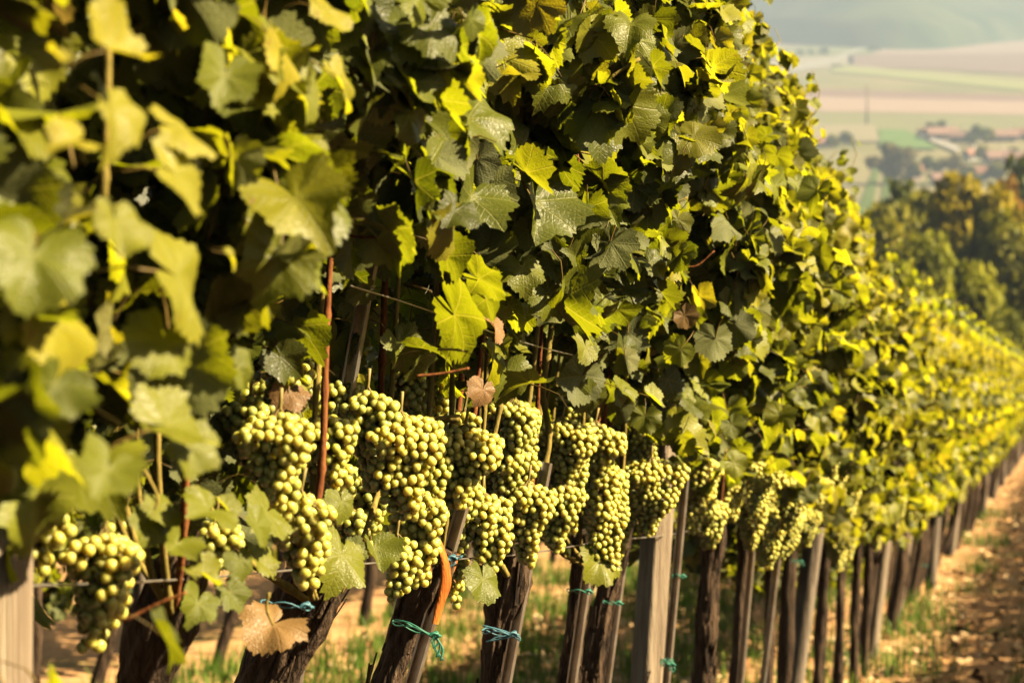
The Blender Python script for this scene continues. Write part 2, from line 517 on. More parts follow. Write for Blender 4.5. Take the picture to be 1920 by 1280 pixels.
LVn, TVn, UPn = np.array(LV), np.array(TV), np.array((0, 0, 1.0))
def canopy_bottom(z):
    return float(np.interp(z, [1.3, 1.6, 1.85, 2.25, 3.8, 5.0, 6.6, 7.6, 9.0, 12.0], [1.00, 0.955, 0.955, 1.26, 1.30, 1.22, 1.12, 1.00, 0.90, 0.80]))
def canopy_top(z):
    return float(np.interp(z, [6.2, 6.7, 8.0, 9.0, 11.0, 16.0], [2.02, 1.84, 1.88, 1.74, 1.65, 1.69]))
def foliage(z0, z1, n, seed, temps, mat_, off=0.0, scale=1.0, yb=0.0):
    """leaves of one vine between camera depths z0 and z1 as a MB in world space"""
    r = np.random.default_rng(seed)
    mb = MB()
    zs = r.uniform(z0 - 0.07, z1 + 0.07, n)
    pos = np.zeros((n, 3)); nor = np.zeros((n, 3)); tip = np.zeros((n, 3)); size = np.zeros(n); yel = np.zeros(n); dry = np.zeros(n)
    ph = r.uniform(0, 6.28, 4)
    for i in range(n):
        z = zs[i]
        b = canopy_bottom(z) + 0.05 * math.sin(z * 7.0 + seed) - 0.02
        tp = canopy_top(z) + 0.05 * math.sin(z * 9.0 + 2.0) + 0.04 * math.sin(z * 23.0)
        a = r.beta(1.15, 1.25)
        h = b + (tp - b) * a
        if r.random() < (0.012 if z < 4.6 else 0.04): h = b - r.uniform(0.0, 0.15)
        th = 0.19 * (1.0 - 0.72 * max(0.0, (a - 0.40) / 0.60) ** 1.1) * (0.72 + 0.28 * min(1.0, a / 0.25)) 
        th *= 1 + 0.30 * math.sin(z * 9.3 + h * 7.0 + math.sin(h * 5.0)) + 0.26 * math.sin(z * 21.1 - h * 13.0)
        side = 1.0 if r.random() < 0.64 else -1.0
        dep = 1.0 - 0.98 * r.random() ** 1.5
        if dep > 0.45 and math.sin(z * 14.0 + 2.2 * math.sin(h * 9.0)) + math.sin(h * 17.0 - z * 6.0) < -0.35: dep *= 0.15
        v_ = side * th * dep
        if side < 0 and r.random() < 0.32: h = b - r.uniform(0.0, 0.34); v_ = -r.uniform(0.05, 0.17)
        if r.random() < 0.05: v_ *= 1.25
        pos[i] = row_pt(z, v_, h, off)
        be = r.normal(0, R(74)); el = r.normal(R(22), R(36))
        nn = math.cos(el) * (math.cos(be) * side * LVn + math.sin(be) * TVn) + math.sin(el) * UPn
        nor[i] = nn
        tip[i] = -UPn + 0.55 * r.standard_normal(3) + 0.35 * side * LVn
        sz = (0.062 if z < 2.3 else 0.054) * (1 + 0.24 * r.standard_normal())
        if a > 0.88: sz *= 0.72
        size[i] = np.clip(sz, 0.04, 0.125) * scale
        yy = 0.22 + 0.30 * (a - 0.4) + 0.13 * r.standard_normal() + 0.08 * math.sin(z * 5.0 + h * 4.0) + yb + (0.14 * (dep > 0.8) + 0.14 * (z < 2.1) + 0.25 * float(np.clip((z - 3.6) / 4.0, 0, 1))) * (side > 0)  # outer, near and far leaves on the sunny side yellowed to paint sun glow
        u = r.random()
        if u < 0.08: yy += 0.38
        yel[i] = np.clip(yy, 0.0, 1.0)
        if u > 0.995: dry[i] = 0.85
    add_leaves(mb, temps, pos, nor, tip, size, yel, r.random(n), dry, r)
    return mb
def shoot(mbl, mbc, z, h0, length, v, seed, temps, off=0.0):
    """young shoot rising out of the canopy, small leaves on a thin stem"""
    r = np.random.default_rng(seed)
    d = Vector((0, 0, 1)) + LV * r.uniform(-0.1, 0.5) + TV * r.uniform(-0.4, 0.4); d.normalize()
    p0 = row_pt(z, v, h0, off)
    pts = [p0 + d * length * k / 5 + LV * 0.03 * math.sin(k * 1.3 + seed) for k in range(6)]
    tube(mbc, pts, [0.003 * (1 - k / 7) for k in range(6)], 5)
    n = max(4, int(length / 0.03))
    P, N, T, S = [], [], [], []
    for k in range(n):
        f = (k + 0.5) / n
        p = p0 + d * length * f
        a = k * 2.4 + r.uniform(-0.4, 0.4)
        o = (LV * math.cos(a) + TV * math.sin(a))
        P.append(np.array(p + o * 0.02)); N.append(np.array(Vector((0, 0, 1)) * r.uniform(0.2, 1.0) + o * 0.7)); T.append(np.array(o + Vector((0, 0, r.uniform(-0.6, 0.5)))))
        S.append(0.075 * (1 - 0.72 * f))
    add_leaves(mbl, temps, P, N, T, np.array(S), np.clip(0.42 + 0.15 * r.standard_normal(n), 0, 1), r.random(n) * 0.5 + 0.5, np.zeros(n), r)

# ------------------------------------------------------------------ trunks
def trunk_mb(pts, r0, r1, seed, k=22, n=9):
    r = np.random.default_rng(seed)
    P = bez(pts, n)
    N = len(P)
    ph = r.uniform(0, 6.28, 6)
    rad = []
    for i in range(N):
        f = i / (N - 1)
        rr = r0 + (r1 - r0) * f
        rr *= 1 + 0.10 * math.sin(f * 9 + ph[0]) + 0.07 * math.sin(f * 23 + ph[1])
        if f > 0.86: rr *= 1 + 0.35 * math.sin((f - 0.86) / 0.14 * math.pi)
        rad.append(rr)
    def bmp(i, a):
        f = i / (N - 1)
        tw = f * 2.0
        s = 0.15 * np.sin(2 * (a + tw) + ph[2] + 2 * math.sin(f * 6 + ph[5])) + 0.15 * (0.5 - np.abs(np.sin(3.5 * (a + tw * 1.3) + ph[3] + 1.6 * math.sin(f * 11)))) + 0.13 * (0.5 - np.abs(np.sin(6 * (a + tw) + ph[4] + 2.4 * math.sin(f * 17 + ph[5]))))
        return 1 + s + 0.06 * r.standard_normal(len(a))
    mb = MB(); tube(mb, P, rad, k, bump=bmp)
    if k > 15:      # loose strips of bark
        for q in range(90):
            i = r.integers(2, N - 3); a = r.uniform(0, 6.28)
            d = (P[i + 1] - P[i]).normalized(); o = d.cross(Vector((math.cos(a), math.sin(a), 0.2))).normalized()
            L = r.uniform(0.03, 0.09); w_ = r.uniform(0.002, 0.007)
            c = P[i] + o * rad[i] * 1.02
            sd_ = d.cross(o)
            e = c + d * L + o * r.uniform(-0.004, 0.008) + sd_ * r.uniform(-0.01, 0.01)
            m_ = (c + e) / 2 + o * 0.001
            V = [c - sd_ * w_, c + sd_ * w_, m_ + sd_ * w_, m_ - sd_ * w_, e + sd_ * w_ * 0.5, e - sd_ * w_ * 0.5]
            V += [x - o * 0.0015 for x in V]
            mb.add([tuple(x) for x in V], f4=[(0, 1, 2, 3), (3, 2, 4, 5), (7, 6, 9, 8), (8, 9, 11, 10), (0, 3, 9, 6), (2, 1, 7, 8), (4, 2, 8, 10), (3, 5, 11, 9)])
    return mb
def cane_mb(pts, r0, r1, seed, n=8, k=9):
    r = np.random.default_rng(seed)
    P = bez(pts, n); N = len(P)
    rad = [r0 + (r1 - r0) * i / (N - 1) for i in range(N)]
    step = max(5, n)
    for i in range(2, N - 1, step): rad[i] *= 1.35          # nodes
    mb = MB(); tube(mb, P, rad, k)
    return mb

# near vines: (wire-level photo x, photo x of the trunk at the frame's bottom edge, trunk radius)
VINES = [(-3300, None, 0.028), (-1050, None, 0.028), (-150, None, 0.028), (338, 262, 0.025), (608, 500, 0.030), (815, 725, 0.028), (962, 922, 0.024),
         (1105, 1064, 0.022), (1160, 1103, 0.022), (1340, 1318, 0.026), (1402, 1376, 0.021), (1455, 1440, 0.022), (1490, 1468, 0.024), (1555, 1532, 0.024),
         (1585, 1573, 0.020), (1612, 1605, 0.020), (1636, 1622, 0.021)]
VINE_LABEL = [
    'out of focus vine beside the lens, its leaves brushing the upper left corner',
    'blurred leafy vine in front of the left edge wooden post, big yellow leaves',
    'blurred vine at the left edge post with broad leaves hanging low over its fruit',
    'vine on the flaky brown trunk right of the bunch at bottom left',
    'vine with the hanging brown dry leaf and the thick red cane across its grapes',
    'sharpest vine, its trunk bound by green twine and showing peeled orange bark',
    'vine on the dark trunk bound by pale blue twine, right of the orange bark',
    'vine on the first of two close dark trunks, left of the squared post',
    'vine on the rough brown trunk nearest the left side of the squared wooden post',
    'vine on the thick dark trunk just past the squared wooden post',
    'vine on the thin grey trunk midway between the squared post and the round post',
    'dark trunked vine hugging the slanting stake left of the round post',
    'vine with the knotty twisted trunk touching the round post on its left',
    'vine on the dark trunk immediately right of the first round post',
    'slim vine second to the right of the first round post',
    'slim vine third to the right of the first round post',
    'vine in the shade just left of the second round post']
vzs = [zx(v[0]) for v in VINES]
z = vzs[-1]
while z < 58:
    z += 0.62 * (1 + 0.12 * math.sin(z * 5))
    vzs.append(z)
mids = [vzs[0] - 0.3] + [(a + b) / 2 for a, b in zip(vzs[:-1], vzs[1:])] + [vzs[-1] + 0.3]

vine_objs = []
for i, (spec, zc) in enumerate(zip(VINES, vzs)):
    xw, xb, tr_ = spec
    base = row_pt(zc, 0, 0)
    top = row_pt(zc, 0.0, WIRE - 0.02)
    if xb is not None:
        yw = 723 + FPX * hw(zc) / zc
        s_ = FPX / zc
        yb_ = 1280.0
        slope = (xw - xb) / max(1.0, (yb_ - yw))           # photo pixels sideways per pixel down
        # carry the visible lean down to the ground, easing to the vertical
        def lp(h):
            d = WIRE - h
            e = d if d < 0.25 else 0.25 + (d - 0.25) * 0.35
            return row_pt(zc, -e * slope * 0.97 + LEAN * d, h)
        base = lp(0.0)
        pts = [lp(-0.03), lp(0.22), lp(0.45), lp(0.66), lp(WIRE + 0.02)]
    else:
        pts = [row_pt(zc, -0.03, -0.03), row_pt(zc, 0.02, 0.3), row_pt(zc, -0.02, 0.6), row_pt(zc, 0.0, WIRE)]
    e = empty('grapevine', base, VINE_LABEL[i], 'grapevine', 'vines of the near row')
    near = zc < 6.0
    trunk_mb(pts, tr_ * 1.0, tr_ * 0.86, 40 + i, 44 if near else 14, 14 if near else 6).build('trunk', M_BARK, e, origin=base)
    # canes rising through the fruit zone into the canopy
    r = np.random.default_rng(500 + i)
    for k in range(5 if near else 3):
        u = r.uniform(-0.26, 0.26); vv = r.uniform(-0.08, 0.03)
        z1 = zc + u
        pts = [row_pt(zc + u * 0.25, 0.0, WIRE - 0.04), row_pt(zc + u * 0.7, vv * 0.7, WIRE + r.uniform(0.0, 0.05)), row_pt(z1, vv, WIRE + 0.16),
               row_pt(z1 + r.uniform(-0.05, 0.05), vv * 0.8, WIRE + 0.45), row_pt(z1 + r.uniform(-0.08, 0.08), vv * 0.5, 1.62)]
        cane_mb(pts, r.uniform(0.0034, 0.0046), 0.0026, 600 + i * 10 + k).build('cane', M_CANE_RED if r.random() < 0.25 else M_CANE_GREEN, e, origin=base)
    span = mids[i + 1] - mids[i]
    temps = T_HI if 1.0 < zc < 6.8 else T_MID
    n = int((3200 if zc < 2.3 else 2600) * (span + 0.14))
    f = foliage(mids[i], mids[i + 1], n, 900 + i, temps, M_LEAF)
    stems = []
    for k in range(3):
        if zc > 4.5:
            mbc = MB(); stems.append(mbc); shoot(f, mbc, r.uniform(mids[i], mids[i + 1]), canopy_top(zc) - 0.12, r.uniform(0.12, 0.30), r.uniform(-0.05, 0.12), 77 + i * 7 + k, temps)
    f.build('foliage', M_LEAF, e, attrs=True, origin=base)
    for q in stems: q.build('shoot_stem', M_CANE_GREEN, e, origin=base)
    vine_objs.append(e)

# far vines: five shared sets of meshes, placed along the row and along both neighbour rows
def proto_vine(seed, zc):
    base = row_pt(zc, 0, 0)
    e = empty('grapevine', base)
    r = np.random.default_rng(seed)
    trunk_mb([row_pt(zc, r.uniform(-.08, .0), -0.05), row_pt(zc, r.uniform(-.03, .03), 0.35), row_pt(zc, r.uniform(-.02, .03), 0.65), row_pt(zc, 0, WIRE)], 0.026, 0.022, seed, 12, 5).build('trunk', M_BARK, e, origin=base)
    f = foliage(zc - 0.31, zc + 0.31, 1150, seed, T_LOW, M_LEAF_FAR, scale=1.05, yb=0.03)
    mbd, mbc = MB(), MB()
    shoot(f, mbd, zc + r.uniform(-0.3, 0.3), 1.74, r.uniform(0.14, 0.28), r.uniform(-0.05, 0.1), seed + 5, T_LOW)
    shoot(f, mbc, zc + r.uniform(-0.3, 0.3), 1.74, r.uniform(0.10, 0.2), r.uniform(-0.05, 0.1), seed + 6, T_LOW)
    f.build('foliage', M_LEAF_FAR, e, attrs=True, origin=base)
    mbc.build('shoot_stem', M_CANE_GREEN, e, origin=base); mbd.build('shoot_stem', M_CANE_GREEN, e, origin=base)
    return e
protos = [proto_vine(3000 + i, 20.0 + 2 * i) for i in range(5)]
used = [False] * 5
def place_vine(k, loc, label, group):
    e = protos[k]
    if used[k]: e = copy_tree(protos[k])
    used[k] = True
    e.location = loc
    tag(e, label, 'grapevine', group)
    return e
for i, zc in enumerate(vzs[len(VINES):]):
    if zc < 13.6: lab = 'blurred vine between the second and third round posts of the near row'
    elif zc < 19: lab = 'blurred vine between the third round post and the short pale post beyond it'
    else: lab = 'far blurred yellow green vine at the right end of the near row'
    place_vine((i * 3 + i // 5) % 5, row_pt(zc, random.uniform(-0.03, 0.03), 0), lab, 'vines of the near row')
for i in range(30):                                   # the row behind, seen between the trunks
    zc = 6.0 + i * 0.70
    place_vine((i * 2 + i // 5) % 5, row_pt(zc, 0, 0, -2.8), 'dark blurred vine in the row behind, seen low between the near trunks', 'vines of the row behind')
for i in range(56):                                   # the row on the other side of the path; its shade lies on the path
    zc = 1.5 + i * 0.70
    place_vine((i * 2 + 1 + i // 5) % 5, row_pt(zc, 0, 0, 2.12), 'vine in the row across the path that shades it', 'vines of the row across the path')

# ------------------------------------------------------------------ posts, stakes, wires
def post(name, zc, xb_off, rad, top, square, mat, label, seed, lean=None):
    r = np.random.default_rng(seed)
    ln = LEAN if lean is None else lean
    base = row_pt(zc, xb_off - (ln - LEAN) * WIRE, -0.0)
    b = Vector(base); a = (LV * ln + Vector((0, 0, 1))).normalized()
    N = 26
    mb = MB()
    P = [b + a * ((top + 0.15) * k / N - 0.15) for k in range(N + 1)]
    ph = r.uniform(0, 6.28, 4)
    if square:
        k = 40
        def bmp(i, an):
            q = an + 0.95
            s = 1 / np.maximum(np.abs(np.cos(q)), np.abs(np.sin(q)))
            s = np.minimum(s, 1.28)
            return s * (1 + 0.012 * np.sin(9 * an + ph[0]) + 0.012 * math.sin(i * 0.8 + ph[1])) - 0.05 * np.exp(-((np.mod(an - 4.6, 6.283) - 0.5) / 0.07) ** 2)
    else:
        k = 28
        def bmp(i, an):
            return 1 + 0.03 * np.sin(2 * an + ph[0] + i * 0.05) + 0.025 * np.sin(5 * an + ph[1]) + 0.015 * math.sin(i * 0.9 + ph[2]) - 0.16 * np.exp(-((np.mod(an - ph[3], 6.283) - 3.0) / 0.09) ** 2)
    tube(mb, P, [rad * (1.04 - 0.08 * i / N) for i in range(N + 1)], k, bump=bmp)
    o = mb.build(name, mat, None, base, origin=base)
    tag(o, label, 'post', 'wooden trellis posts')
    return o
post('wooden_post', zx(-34), 0.0, 0.040, 1.75, False, M_WOOD, 'pale split wooden post cut off by the left edge, beside the lowest bunch', 1, 0.03)
post('wooden_post', zx(1236), -0.005, 0.027, 1.21, True, M_WOOD, 'squared weathered wooden post rising among the bunches, tallest pale post', 2, 0.06)
post('wooden_post', zx(1517), 0.03, 0.034, 1.5, False, M_WOOD2, 'first round grey post past the squared post, crowded by trunks', 3, 0.11)
post('wooden_post', zx(1660), 0.03, 0.036, 1.5, False, M_WOOD, 'smooth round post standing clear, second round one past the squared post', 4, 0.10)
post('wooden_post', zx(1712), 0.02, 0.034, 1.5, False, M_WOOD, 'third round post, leaning, just right of the clear standing round post', 5, 0.12)
post('wooden_post', zx(1798), 0.03, 0.040, 1.5, False, M_WOOD, 'short looking pale post above the bend of the litter path', 6, 0.09)
for i, zc in enumerate((15.8, 22.0, 25.0, 28.5, 32.0, 36.0, 41.0, 47.0, 53.0)):
    post('wooden_post', zc, 0.02, 0.036, 1.5, False, M_WOOD2, 'far blurred post among the far trunks toward the right edge', 7 + i)
for i, zc in enumerate((9.2, 14.5, 19.5)):
    b = row_pt(zc, 0.0, 0, -2.8); mb = MB()
    tube(mb, [b + Vector((0, 0, -0.1 + k * 0.2)) for k in range(9)], 0.036, 16, bump=lambda i, an: 1 + 0.03 * np.sin(3 * an + i))
    tag(mb.build('wooden_post', M_WOOD2, None, b, origin=b), 'blurred post in the row behind, seen between the near trunks', 'post', 'posts of the row behind')

def stake(x0, y0, x1, y1, v, top, label, group='metal stakes of the near row'):
    """rolled steel stake along the photo line (x0,y0)-(x1,y1), v metres in front of the row's middle"""
    zc = zx(x0, v)
    a, b = px(x0, y0, zc), px(x1, y1, zc)
    d = (a - b).normalized()
    g = b + d * ((ground(b.y) - 0.04 - b.z) / d.z)
    base = Vector((g.x, g.y, g.z + 0.04))
    tp = g + d * (top / d.z)
    view = Vector(b).normalized()
    sx_ = d.cross(view).normalized(); fy = sx_.cross(d)
    q = 0.35
    ax = sx_ * math.cos(q) + fy * math.sin(q); ay = fy * math.cos(q) - sx_ * math.sin(q)
    # U profile with rolled lips
    prof = [(-8, -6), (-5.5, -6), (-5.5, 3.5), (5.5, 3.5), (5.5, -6), (8, -6), (8, 6), (-8, 6)]
    mb = MB(); V = []
    for p in (g, tp):
        for (i, j) in prof: V.append(tuple(p + ax * (i * 0.001) + ay * (j * 0.001)))
    n = len(prof)
    F = [(k, (k + 1) % n, n + (k + 1) % n, n + k) for k in range(n)]
    F += [(8, 9, 10, 15), (15, 10, 11, 14), (14, 11, 12, 13)]
    mb.add(V, f4=F)
    o = mb.build('metal_stake', M_STEEL, None, base, smooth=False, origin=base)
    return tag(o, label, 'stake', group)
stake(652, 730, 553, 1280, -0.02, 1.30, 'steel stake rising behind the red cane, beside the hanging brown leaf')
stake(838, 1050, 772, 1280, 0.02, 1.04, 'dark steel stake along the peeled orange bark')
stake(987, 1070, 948, 1280, 0.02, 1.04, 'grey steel stake beside the trunk bound by pale blue twine')
stake(1112, 1000, 1072, 1280, 0.02, 1.04, 'slanting grey stake leading the first of two close trunks')
stake(1165, 1070, 1137, 1280, -0.03, 1.04, 'thin dark stake behind the rough trunk left of the squared post')
stake(1274, 1010, 1249, 1280, 0.02, 1.04, 'dark stake with green twine just right of the squared post')
stake(1412, 1010, 1388, 1280, 0.02, 1.04, 'stake leaning on the thin grey trunk past the squared post')
stake(1466, 980, 1430, 1280, 0.03, 1.04, 'bright slanting stake just left of the first round post')
for i, zc in enumerate([z + 0.05 for z in vzs[len(VINES)::2] if z < 30]):
    b = row_pt(zc, 0.03, 0.0); mb = MB()
    box(mb, b + Vector((0, 0, 0.6)), 0.016, 0.012, 1.3, az=(LV * 0.1 + Vector((0, 0, 1))).normalized())
    box(mb, b + Vector((0, 0, 0.6)) + LV * 0.009, 0.003, 0.018, 1.28, az=(LV * 0.1 + Vector((0, 0, 1))).normalized())
    tag(mb.build('metal_stake', M_STEEL, None, b, origin=b), 'far blurred thin stake among the far trunks', 'stake', 'metal stakes of the near row')

def wire(h, v, label, rad=0.00135):
    b = row_pt(0.4, v, h); mb = MB()
    zs = np.concatenate([np.arange(0.4, 12, 0.2), np.arange(12, 60, 1.0)])
    tube(mb, [row_pt(z_, v, h - 0.006 * math.sin(z_ * 2.1) ** 2) for z_ in zs], rad, 6)
    tag(mb.build('trellis_wire', M_WIRE, None, b, origin=b), label, 'wire', 'trellis wires of the near row')
wire(WIRE, 0.012, 'lowest trellis wire, crossing the trunk heads under the grapes')
wire(1.20, 0.03, 'middle trellis wire half hidden in the lower leaves', 0.0009)
wire(1.20, -0.10, 'middle trellis wire on the shaded far side of the leaves', 0.0009)
wire(1.55, 0.12, 'top trellis wire buried in the upper leaves', 0.0009)

# ------------------------------------------------------------------ twine
def twine(x, y, wpx, tilt, v, mat, label, tails=(), coils=2):
    zc = zx(x, v); s_ = FPX / zc
    c = px(x, y, zc); hw_ = wpx / s_ / 2
    vw = Vector(c).normalized(); sx_ = vw.cross(Vector((0, 0, 1))).normalized(); up = sx_.cross(vw)
    mb = MB()
    for q in range(coils):
        pts = []
        for k in range(25):
            a = k / 24 * 2 * math.pi
            pts.append(c + sx_ * (hw_ * math.cos(a)) + vw * (0.034 * math.sin(a)) + up * (-tilt * hw_ * math.cos(a) + 0.003 * math.sin(a * 3 + q) + q * 0.0035))
        tube(mb, pts, 0.0010, 6)
    k0 = c + sx_ * hw_ * 0.85 - up * tilt * hw_ * 0.85 - vw * 0.025
    for q in range(5):     # knot
        o = Vector((math.sin(q * 2.1), math.cos(q * 1.7), math.sin(q * 3.3))) * 0.002
        tube(mb, bez([k0 + o + sx_ * -0.006, k0 + o + up * 0.004, k0 - o + sx_ * 0.006], 4), 0.0019, 6)
    for (dx, dy) in tails:
        e = k0 + sx_ * (dx / s_) - up * (dy / s_)
        tube(mb, bez([k0, (k0 + e) / 2 + sx_ * 0.006, e], 6), 0.0014, 6)
        tube(mb, bez([k0, (k0 + e) / 2 - sx_ * 0.004 + up * 0.002, e + sx_ * 0.004], 6), 0.0010, 6)
    tag(mb.build('twine_tie', mat, None, c, origin=c), label, 'twine')
twine(535, 1134, 92, 0.15, 0.0, M_BLUE, 'blue twine round the trunk and stake above the hanging brown leaf', coils=1)
twine(779, 1180, 86, 0.34, 0.01, M_TEAL, 'bright green twine with loose ends on the trunk beside the orange bark', [(10, 45), (-4, 22), (2, 38)])
twine(936, 1187, 64, 0.12, 0.01, M_BLUE, 'pale blue twine with a frayed bow on a dark trunk', [(-58, -18), (-52, 12), (8, 10)])
twine(830, 1050, 44, -0.1, 0.02, M_BLUE, 'short blue twine on the wire at the stake head above the orange bark', [(14, -6), (-10, 16)])
twine(1085, 1108, 44, 0.1, 0.02, M_TEAL, 'faint green twine round the first of two close trunks', coils=1)
twine(1147, 1130, 32, 0.1, 0.0, M_TEAL, 'faint green twine on the rough trunk left of the squared post', coils=1)
twine(1271, 1081, 22, 0.0, 0.02, M_TEAL, 'upper green twine on the dark stake right of the squared post')
twine(1250, 1246, 24, 0.0, 0.02, M_TEAL, 'lower thick green twine on the dark stake right of the squared post', [(0, 14), (-6, 10)], 4)
twine(1494, 1053, 18, 0.0, 0.05, M_TEAL, 'tiny green twine near the head of the first round post', [(3, 8)])
twine(1733, 1060, 12, 0.0, 0.05, M_TEAL, 'tiny blurred green twine on a trunk past the third round post')

# ------------------------------------------------------------------ grapes
def ico(sub):
    import bmesh
    bm = bmesh.new(); bmesh.ops.create_icosphere(bm, subdivisions=sub, radius=1.0)
    V = np.array([v_.co[:] for v_ in bm.verts]); F = np.array([[q.index for q in f_.verts] for f_ in bm.faces]); bm.free()
    return V, F
ICO3, ICO2, ICO1 = ico(3), ico(2), ico(1)
mb = MB(); mb.add(ICO3[0] * 0.0059 * np.array((1, 1, 1.05)), f3=ICO3[1])
# the small brown scar where the style was
ring = ICO1[0] * 0.0006 + np.array((0.0012, 0.0, -0.0061)); 
BERRY_ME = mb.mesh('berry', M_BERRY)
def pack(L, W, seed, br=0.0059, wing=0.0):
    """berry centres of a hanging bunch L long and W wide, from its top at z=0 downwards"""
    r = np.random.default_rng(seed)
    P = []; Rr = []
    ph = r.uniform(0, 6.28, 3)
    A = np.zeros((0, 3)); cnt = 0; miss = 0
    n_max = 330
    while cnt < n_max and miss < 900:
        t_ = r.random() ** 0.85
        prof = (min(1.0, t_ / 0.12)) ** 0.6 * (1.0 - 0.66 * max(0.0, (t_ - 0.2) / 0.8) ** 1.25)
        a = r.uniform(0, 6.28)
        R_ = W / 2 * prof * (1 + 0.22 * math.sin(3 * a + ph[0] + t_ * 5) + 0.09 * math.sin(t_ * 13 + ph[1] + 2 * math.cos(a + ph[2])))
        if wing and t_ < 0.32: R_ *= 1 + wing * max(0.0, math.cos(a - ph[2]))
        layer = 0 if r.random() < 0.85 else 1
        rr = max(0.0, R_ - br * (0.9 + 1.7 * layer) - r.uniform(0, 0.002))
        dr = 0.16 * W * math.sin(t_ * 3.2 + ph[2]) * t_
        c = np.array((rr * math.cos(a) + dr, rr * math.sin(a) + dr * 0.4, -0.012 - t_ * (L - 0.014)))
        q = br * r.uniform(0.86, 1.08)
        if cnt and np.min(np.linalg.norm(A - c, axis=1)) < 1.62 * br: miss += 1; continue
        A = np.concatenate([A, c[None]]); Rr.append(q); cnt += 1; miss = 0
    return A, np.array(Rr)
def bunch_stem(mb, A, L, r, k=5):
    sw = lambda z_: np.array((0.004 * math.sin(z_ * 40), 0.004 * math.cos(z_ * 33), z_))
    tube(mb, [tuple(sw(z_)) for z_ in np.linspace(0.018, -L * 0.92, 10)], [0.0024 - 0.0001 * i for i in range(10)], 6)
    for c in A[::1]:
        s0 = sw(min(0.0, c[2] + 0.012))
        tube(mb, [tuple(s0), tuple(c)], 0.0008, 3, caps=False)
def bunch(x, ytop, ybot, wpx, v, ripe, label, seed, wing=0.0, tilt=(0.0, 0.0)):
    zc = zx(x, v); s_ = FPX / zc
    ytop -= 46
    p = px(x, ytop, zc)
    L = (ybot - ytop) / s_ - 0.006; W = wpx / s_ * 1.17
    A, Rr = pack(L, W, seed, wing=wing)
    e = empty('grape_bunch', p, label, 'grape bunch', 'grape bunches')
    e.rotation_euler = (tilt[0], tilt[1], 0)
    mb = MB(); bunch_stem(mb, A, L, rng)
    mb.build('stem', M_STEM, e)
    order = np.argsort(-(A[:, 0] * 0.25 - A[:, 1] * 0.97 - A[:, 2] * 0.02))     # the 95 that face the path as parts, the hidden rest as one
    if len(order) > 95:
        mb = MB()
        for k in order[95:]: mb.add(ICO2[0] * Rr[k] + A[k], f3=ICO2[1], c=(random.random(), ripe, 0, 0))
        tag(mb.build('hidden_berries', M_BERRY_M, e, attrs=True), kind='stuff')
    for c, q in zip(A[order[:95]], Rr[order[:95]]):
        o = link('berry', BERRY_ME, e, tuple(c))
        k = q / 0.0059
        o.scale = (k, k, k * random.uniform(0.98, 1.07))
        o.rotation_euler = (random.uniform(-.6, .6), random.uniform(-.6, .6), random.uniform(0, 6.28))
        o.color = (ripe + 0.12 + random.uniform(-0.06, 0.06), 0, 0, 1)
    return e
